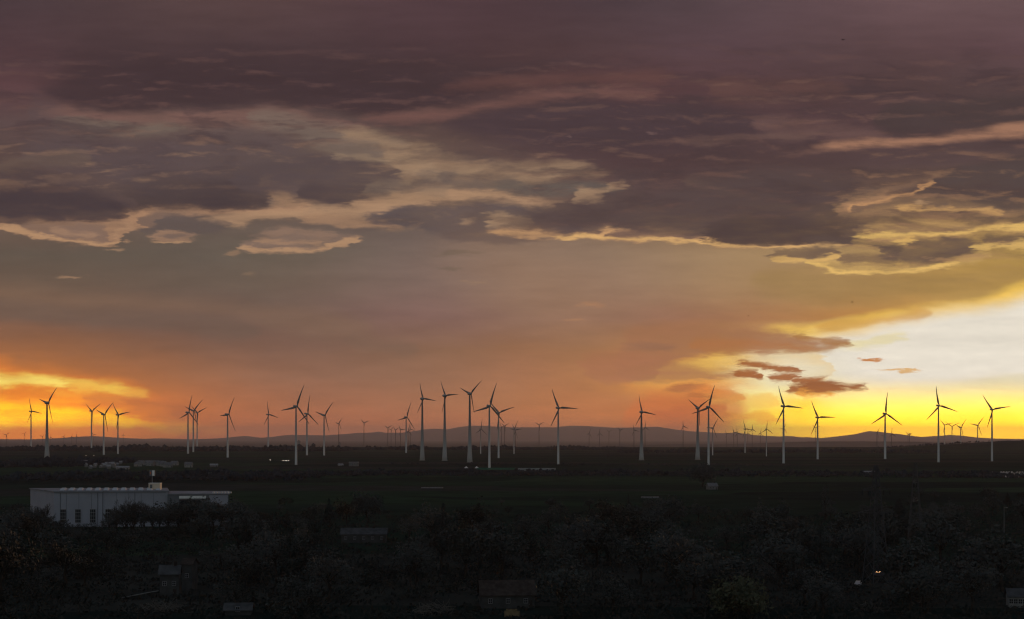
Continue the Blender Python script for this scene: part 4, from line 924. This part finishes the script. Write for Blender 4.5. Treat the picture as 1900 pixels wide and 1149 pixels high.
car('dark car showing among the trees below the front pylon', (at(1628, 452), 452, 0), .3, 'car_d')
car('silver car among the trees at the foot of the front pylon', (at(1592, 424), 424, 0), 1.2, 'car_s')

# ------------------------------------------------------------------ lattice pylons
def pylon(label, px, y, h, rz):
    t = thing('power_pylon', label, 'power pylon', (at(px, y), y, 0), rz); b = MB()
    def hw(z): q = z / h; return 2.6 * (1 - q) + .35 if q < .62 else 2.6 * .38 + .35 - (q - .62) * 2.5
    zs = [h * q for q in (0, .12, .23, .33, .42, .5, .57, .63, .69, .75, .81, .87, .93, 1)]
    hws = [max(.18, hw(z)) for z in zs]
    for sx in (-1, 1):
        for sy in (-1, 1): b.tube([(sx*w, sy*w, z) for z, w in zip(zs, hws)], [.16]*len(zs), 5)
    for i in range(len(zs) - 1):
        z0, z1, a_, c_ = zs[i], zs[i+1], hws[i], hws[i+1]
        for s_ in (-1, 1):
            b.tube([(-a_, s_*a_, z0), (c_, s_*c_, z1)], [.07, .07], 4); b.tube([(a_, s_*a_, z0), (-c_, s_*c_, z1)], [.07, .07], 4)
            b.tube([(s_*a_, -a_, z0), (s_*c_, c_, z1)], [.07, .07], 4); b.tube([(s_*a_, a_, z0), (s_*c_, -c_, z1)], [.07, .07], 4)
    b.build('tower', MT['lattice'], t)
    for z, ln in ((h*.60, 6.4), (h*.79, 5.0)):
        b = MB()
        for sy in (-.5, .5):
            b.tube([(-ln, 0, z + .2), (0, sy, z + 1.3), (ln, 0, z + .2)], [.09]*3, 5); b.tube([(-ln, 0, z), (0, sy, z), (ln, 0, z)], [.09]*3, 5)
        for i in range(-4, 5):
            if i: b.tube([(ln*i/5, 0, z), (ln*(i/5 - .1*(1 if i > 0 else -1)), 0, z + 1.2*(1 - abs(i)/5) + .2)], [.05]*2, 4)
        ca = b.build('crossarm', MT['lattice'], t)
        for sx in (-1, -.55, .55, 1):
            b = MB(); b.tube([(ln*sx, 0, z), (ln*sx, 0, z - .3), (ln*sx, 0, z - 1.6)], [.05, .14, .14], 6); b.build('insulator', MT['glass'], ca)
    return t
pylon('lattice power pylon with drooping arms, front one rising from the wood on the right', 1625.5, 430, 36.2, .35)
pylon('lattice power pylon, farther and slimmer one right of the drooping armed pylon', 1698.5, 520, 35.3, 1.15)

# ------------------------------------------------------------------ birds
def bird(label, px, py, y, span, rz, flap):
    t = thing('bird', label, 'bird', (at(px, y), y, CAMZ + (HY - py) / F * y), rz); b = MB()
    loft([[(0 + .5*w*math.cos(a), yy, z0 + .5*w*math.sin(a)) for a in [k*math.pi/4 for k in range(8)]] for yy, w, z0 in ((.30, .02, 0), (.24, .07, .01), (.12, .12, 0), (-.08, .12, 0), (-.22, .06, 0), (-.40, .10, .01), (-.42, .01, .01))], 0, b)
    for s_ in (-1, 1):
        f_ = flap
        secs = [(0, .10, 0), (.25, .13, .10*f_), (.42, .11, .13*f_), (span/2, .02, .06*f_)]
        vs = []
        for x, c, z in secs: vs += [(s_*x, c*.6, z), (s_*x, -c, z), (s_*x, -c*.2, z + .02)]
        b.add(vs, [(3*i+q, 3*i+(q+1)%3, 3*(i+1)+(q+1)%3, 3*(i+1)+q) for i in range(3) for q in range(3)])
    b.build('body', MT['feather'], t, True); return t
bird('small dark bird gliding below the golden cloud on the right', 1581, 561, 420, 1.1, 1.2, 1.6)
bird('tiny dark bird low in the hazy sky left of the bigger one', 1389, 586, 520, 1.0, -.9, -1.2)
bird('tiny dark bird high up in the purple cloud at the top right', 1564, 74, 300, .9, .6, .6)

# ------------------------------------------------------------------ trees of the foreground wood
def leaf_tree(name, label, h, w, leafm, seed, n=110, shape='round', group=None, loc=(0, 0, 0)):
    rnd = random.Random(seed); t = thing(name, label, 'tree', loc, 0, group)
    b = MB(); top = .62 if shape != 'cone' else .92
    b.tube([(0, 0, -.3), (.05*w, .02*w, h*.25), (-.02*w, .03*w, h*.5), (0, 0, h*top)], [.032*h, .024*h, .015*h, .004*h], 7)
    limbs = []
    if shape != 'cone':
        for k in range(7):
            a_ = 2.4 * k + rnd.uniform(-.3, .3); z = h * rnd.uniform(.24, .5); r = w * rnd.uniform(.28, .42)
            e = (r*math.cos(a_), r*math.sin(a_), z + h*rnd.uniform(.16, .34)); limbs.append(e)
            b.tube([(0, 0, z), (e[0]*.5, e[1]*.5, z + (e[2]-z)*.6), e], [.012*h, .008*h, .003*h], 5)
    b.build('trunk', MT['bark'], t)
    c = MB(); lobes = []
    if shape == 'round':
        lobes = [(rnd.uniform(-.28, .28)*w, rnd.uniform(-.28, .28)*w, h*rnd.uniform(.45, .85), w*rnd.uniform(.16, .30)) for _ in range(9)] + [(x, y, z, w*.2) for x, y, z in limbs]
    elif shape == 'poplar':
        lobes = [(rnd.uniform(-.1, .1)*w, rnd.uniform(-.1, .1)*w, h*(.18 + .075*k), w*(.40 - .30*abs(k/10 - .38))) for k in range(11)]
    elif shape == 'bush':
        lobes = [(rnd.uniform(-.36, .36)*w, rnd.uniform(-.36, .36)*w, h*rnd.uniform(.2, .75), w*rnd.uniform(.15, .26)) for _ in range(12)]
    for k in range(n):
        if shape == 'cone':
            q = rnd.random() ** .8; z = h * (.10 + .88 * q); rr = w*.5*(1 - q)**.85 * rnd.uniform(.55, 1.05); a_ = rnd.uniform(0, 6.283)
            p = Vector((rr*math.cos(a_), rr*math.sin(a_), z - rr*.25)); sz = .10*w*(1.25 - q)
        else:
            lx, ly, lz, lr = rnd.choice(lobes)
            d = Vector((rnd.gauss(0, 1), rnd.gauss(0, 1), rnd.gauss(0, .8))).normalized() * lr * rnd.uniform(.55, 1.08)
            p = Vector((lx, ly, lz)) + d; sz = .055*w*rnd.uniform(.7, 1.3)
        for q in range(7):                           # a spray of leaves
            e = p + Vector((rnd.gauss(0, 1), rnd.gauss(0, 1), rnd.gauss(0, .8))) * sz
            u = Vector((rnd.gauss(0, 1), rnd.gauss(0, 1), rnd.gauss(0, 1))).normalized(); v = u.orthogonal().normalized()
            s_ = sz * rnd.uniform(.45, .85)
            c.add([e - u*s_, e + v*s_*.55, e + u*s_, e - v*s_*.55], [(0, 1, 2, 3)])
    put('crown', c.mesh('crown', MT[leafm]), t); return t
def bare_tree(label, px, y, h, w, seed, stems=3):
    rnd = random.Random(seed); t = thing('bare_tree', label, 'tree', (at(px, y), y, 0)); tr, tw = MB(), MB()
    def grow(p, d, ln, r, lv):
        q = p + d * ln * .5 + Vector((rnd.uniform(-1, 1), rnd.uniform(-1, 1), 0)) * ln * .06; e = p + d * ln
        (tr if lv < 2 else tw).tube([p, q, e], [r, r*.8, r*.55], 6 if lv < 2 else 3, cap=False)
        if lv < 5:
            for k in range(3 if lv < 4 else 2):
                f = rnd.uniform(.5, 1.0) if k else 1.0; sp = rnd.uniform(.25, .75)
                nd = (d + Vector((rnd.gauss(0, 1), rnd.gauss(0, 1), rnd.uniform(-.1, .7))) * sp * .7).normalized()
                grow(p + d * ln * f, nd, ln * rnd.uniform(.58, .78), max(.04, r * .55), lv + 1)
    for s_ in range(stems):
        d = Vector((rnd.uniform(-.35, .35) * w / h, rnd.uniform(-.2, .2), 1)).normalized()
        grow(Vector((rnd.uniform(-.12, .12) * w, rnd.uniform(-.1, .1) * w, -.2)), d, h * .30, .014 * h, 0)
    tr.build('trunk', MT['bark'], t); tw.build('twigs', MT['twig'], t); return t
bare_tree('wide bare tree in front of the hall below the cream roof box', 250, 655, 19, 27, 41, 13)
bare_tree('bare tree half covering the right end of the hall annex', 380, 665, 18, 24, 42, 10)
bare_tree('bare tree leaning over the left corner of the hall', 88, 650, 16.5, 15, 43, 5)
bare_tree('thin bare tree between the two clear hall windows and the wide bare tree', 208, 662, 14, 9, 44, 3)
bare_tree('spiky pale bare bush in the dark wood just right of the hall', 428, 600, 11, 9, 45, 4)
bare_tree('bare scrub tree right of the hall annex', 480, 640, 12, 10, 46, 3)

GA, GB, GC = 'dark broadleaf trees of the unlit wood', 'dark olive bushes of the unlit wood', 'dark conifers of the unlit wood'
P = []
for k in range(3): P.append((leaf_tree('broadleaf_tree', 'dark broadleaf tree merging into the unlit wood of the foreground', 11, 8.5, 'leaf_a', 60 + k, 150, 'round', GA), 11, 8.5))
for k in range(2): P.append((leaf_tree('bush', 'dark olive bush merging into the unlit wood of the foreground', 5, 6.5, 'leaf_b', 70 + k, 110, 'bush', GB), 5, 6.5))
P.append((leaf_tree('conifer', 'dark pointed conifer standing in the unlit wood of the foreground', 12, 5, 'leaf_c', 80, 190, 'cone', GC), 12, 5))
for p, _, _ in P: kids(p)
LIM = [(-80, 928), (20, 925), (60, 945), (95, 974), (320, 978), (345, 950), (420, 940), (560, 935), (640, 930), (760, 936), (900, 940), (1060, 938), (1120, 930), (1300, 926), (1400, 938), (1470, 942), (1560, 938), (1700, 918), (1780, 928), (1840, 912), (1990, 905)]
def limit(px):
    for (a_, la), (c_, lc) in zip(LIM, LIM[1:]):
        if a_ <= px <= c_: return la + (lc - la) * (px - a_) / (c_ - a_)
    return 930
KEEP = [(235, 345, 1040, 1149), (360, 372, 1045, 1110), (418, 468, 1128, 1149), (630, 722, 1000, 1020), (880, 995, 1095, 1149), (755, 850, 1118, 1149), (1860, 1900, 1098, 1149), (1615, 1640, 1072, 1090), (1580, 1600, 1085, 1100)]
used = [0] * len(P); rnd = random.Random(99); placed = []; tries = 0
FRONT = [(40, 640, 13), (52, 640, 13.5), (66, 655, 12), (80, 640, 10.5), (98, 630, 9), (112, 648, 7), (128, 640, 5.4), (150, 655, 4.8), (172, 640, 5), (188, 652, 5.6), (203, 640, 9), (218, 655, 11.5), (234, 640, 12), (250, 655, 12.5), (266, 655, 12.5), (282, 640, 12.5), (298, 655, 13.5), (312, 640, 14), (328, 650, 16), (345, 640, 16.5), (362, 655, 15.5), (378, 640, 16), (395, 650, 15.5), (412, 652, 17), (430, 640, 16), (452, 655, 13.5), (28, 630, 13), (10, 650, 12), (208, 626, 4.8), (228, 628, 5), (247, 625, 4.6), (266, 628, 5), (286, 626, 5), (306, 628, 5.4), (326, 626, 6), (140, 610, 3.6), (185, 606, 4), (232, 604, 5.4), (275, 608, 5.6), (318, 612, 7)]
for px, y, hh in FRONT:
    k = rnd.choice((3, 4)) if hh < 7.5 else rnd.choice((0, 1, 2)); s_ = hh / P[k][1]
    c = copy_tree(P[k][0]) if used[k] else P[k][0]; used[k] += 1
    c.location = (at(px, y), y, 0); c.rotation_euler = (0, 0, rnd.uniform(0, 6.28)); c.scale = (s_ * 1.15, s_ * 1.15, s_); placed.append((at(px, y), y))
while len(placed) < 290 and tries < 30000:
    tries += 1
    y = 345 * (1050 / 345) ** (rnd.random() ** .9); px = rnd.uniform(-60, 1960); x = at(px, y)
    if any((x - a_) ** 2 + (y - c_) ** 2 < 4.6 ** 2 for a_, c_ in placed): continue
    if -262 < x < -136 and 672 < y < 760: continue
    k = rnd.choices(range(6), (5, 5, 5, 4, 4, 2.4))[0]; o, hh, ww = P[k]
    zmax = CAMZ - (limit(px) + rnd.uniform(-16, 22) - HY) / F * y
    s_ = rnd.uniform(.85, 1.7)
    if hh * s_ > zmax: s_ = zmax / hh
    if s_ < .4: continue
    ytop = HY + (CAMZ - hh * s_) * F / y; yb = HY + CAMZ * F / y; hwid = ww * s_ / 2 / y * F
    if any(px + hwid > a_ and px - hwid < b2 and ytop < d2 and yb > c2 for a_, b2, c2, d2 in KEEP): continue
    if used[k]: c = copy_tree(o)
    else: c = o
    used[k] += 1
    c.location = (x, y, 0); c.rotation_euler = (0, 0, rnd.uniform(0, 6.28)); c.scale = (s_ * rnd.uniform(1.0, 1.4), s_ * rnd.uniform(1.0, 1.4), s_)
    placed.append((x, y))
leaf_tree('broadleaf_tree', 'big round dark tree standing in the open fields right of centre', 21, 22, 'leaf_a', 90, 330, 'round', None, (at(1303, 1250), 1250, 0))
leaf_tree('poplar', 'narrow dark poplar poking up left of the front pylon', 19, 6.5, 'leaf_a', 91, 240, 'poplar', None, (at(1531, 760), 760, 0))
leaf_tree('conifer', 'broad dark conical tree between the two lattice pylons', 17, 11, 'leaf_c', 92, 380, 'cone', None, (at(1668, 640), 640, 0))
leaf_tree('conifer', 'small pointed spruce in a gap of the wood right of centre', 13, 4, 'leaf_c', 93, 200, 'cone', None, (at(1166, 800), 800, 0))
leaf_tree('broadleaf_tree', 'large leafy tree at the bottom edge right of centre, faintly green', 9.0, 13, 'leaf_d', 94, 420, 'round', None, (at(1372, 345), 345, 0))
leaf_tree('bush', 'yellowish green bush at the bottom right below the pylons', 7.5, 7, 'leaf_d', 95, 260, 'bush', None, (at(1690, 378), 378, 0))
leaf_tree('broadleaf_tree', 'round dark tree rising above the wood edge left of centre', 17, 15, 'leaf_a', 96, 300, 'round', None, (at(680, 690), 690, 0))
leaf_tree('broadleaf_tree', 'lone dark tree out in the fields below the four faint turbines', 14, 10, 'leaf_a', 97, 120, 'round', None, (at(1127, 2900), 2900, 0))

print('TREES', len(placed), tries)
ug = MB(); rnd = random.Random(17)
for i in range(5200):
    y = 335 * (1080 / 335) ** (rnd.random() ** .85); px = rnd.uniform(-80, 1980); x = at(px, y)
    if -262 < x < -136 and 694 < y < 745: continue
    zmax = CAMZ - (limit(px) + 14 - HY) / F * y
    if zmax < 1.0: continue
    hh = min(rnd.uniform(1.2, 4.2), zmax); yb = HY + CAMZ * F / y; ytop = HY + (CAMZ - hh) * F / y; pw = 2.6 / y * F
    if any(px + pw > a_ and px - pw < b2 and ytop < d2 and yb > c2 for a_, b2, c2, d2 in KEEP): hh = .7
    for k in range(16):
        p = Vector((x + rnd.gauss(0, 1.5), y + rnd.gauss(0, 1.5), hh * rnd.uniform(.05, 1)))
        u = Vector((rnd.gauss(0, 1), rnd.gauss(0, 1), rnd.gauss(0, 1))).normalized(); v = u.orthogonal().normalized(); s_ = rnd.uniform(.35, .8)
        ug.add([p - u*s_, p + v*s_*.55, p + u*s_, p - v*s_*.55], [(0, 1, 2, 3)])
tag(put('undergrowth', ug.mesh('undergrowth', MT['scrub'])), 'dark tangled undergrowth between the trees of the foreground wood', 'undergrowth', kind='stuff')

def heap(label, px, y, w, h, seed):
    rnd = random.Random(seed); b = MB()
    for k in range(170):
        x = rnd.gauss(0, .3) * w; yy = rnd.uniform(-.25, .25) * w; z = max(.05, h * (1 - (2*x/w)**2) * rnd.random())
        d = Vector((rnd.gauss(0, 1), rnd.gauss(0, .6), rnd.gauss(.15, .45))).normalized() * rnd.uniform(.5, 2.0); p = Vector((x, yy, z))
        b.tube([p - d, p + Vector((0, 0, rnd.uniform(-.1, .1))), p + d], [rnd.uniform(.02, .07)]*3, 4)
    o = b.build('brush_heap', MT['stick']); o.location = (at(px, y), y, 0)
    return tag(o, label, 'brush heap')
heap('heap of pale cut branches below the dim pale walled house', 300, 362, 13, 2.4, 5)
heap('heap of pale cut branches at the bottom edge left of the tan brick stack', 805, 356, 13, 2.8, 6)
heap('small heap of pale sticks at the bottom edge right of the front pylon', 1610, 362, 8, 1.8, 7)

# ------------------------------------------------------------------ evening haze over the plain
hb = MB(); hb.box((-30600, -2900, -61.5), (30600, 51600, 365))
hz_ = hb.build('haze', [])
hm = bpy.data.materials.new('evening_haze'); hm.use_nodes = True; t_ = hm.node_tree; t_.nodes.clear()
pv = t_.nodes.new('ShaderNodeVolumePrincipled'); mo = t_.nodes.new('ShaderNodeOutputMaterial')
pv.inputs['Color'].default_value = (.90, .80, .88, 1); pv.inputs['Density'].default_value = HAZE_D; pv.inputs['Anisotropy'].default_value = 0.35
t_.links.new(pv.outputs[0], mo.inputs['Volume'])
hz_.data.materials.append(hm); tag(hz_, kind='stuff')
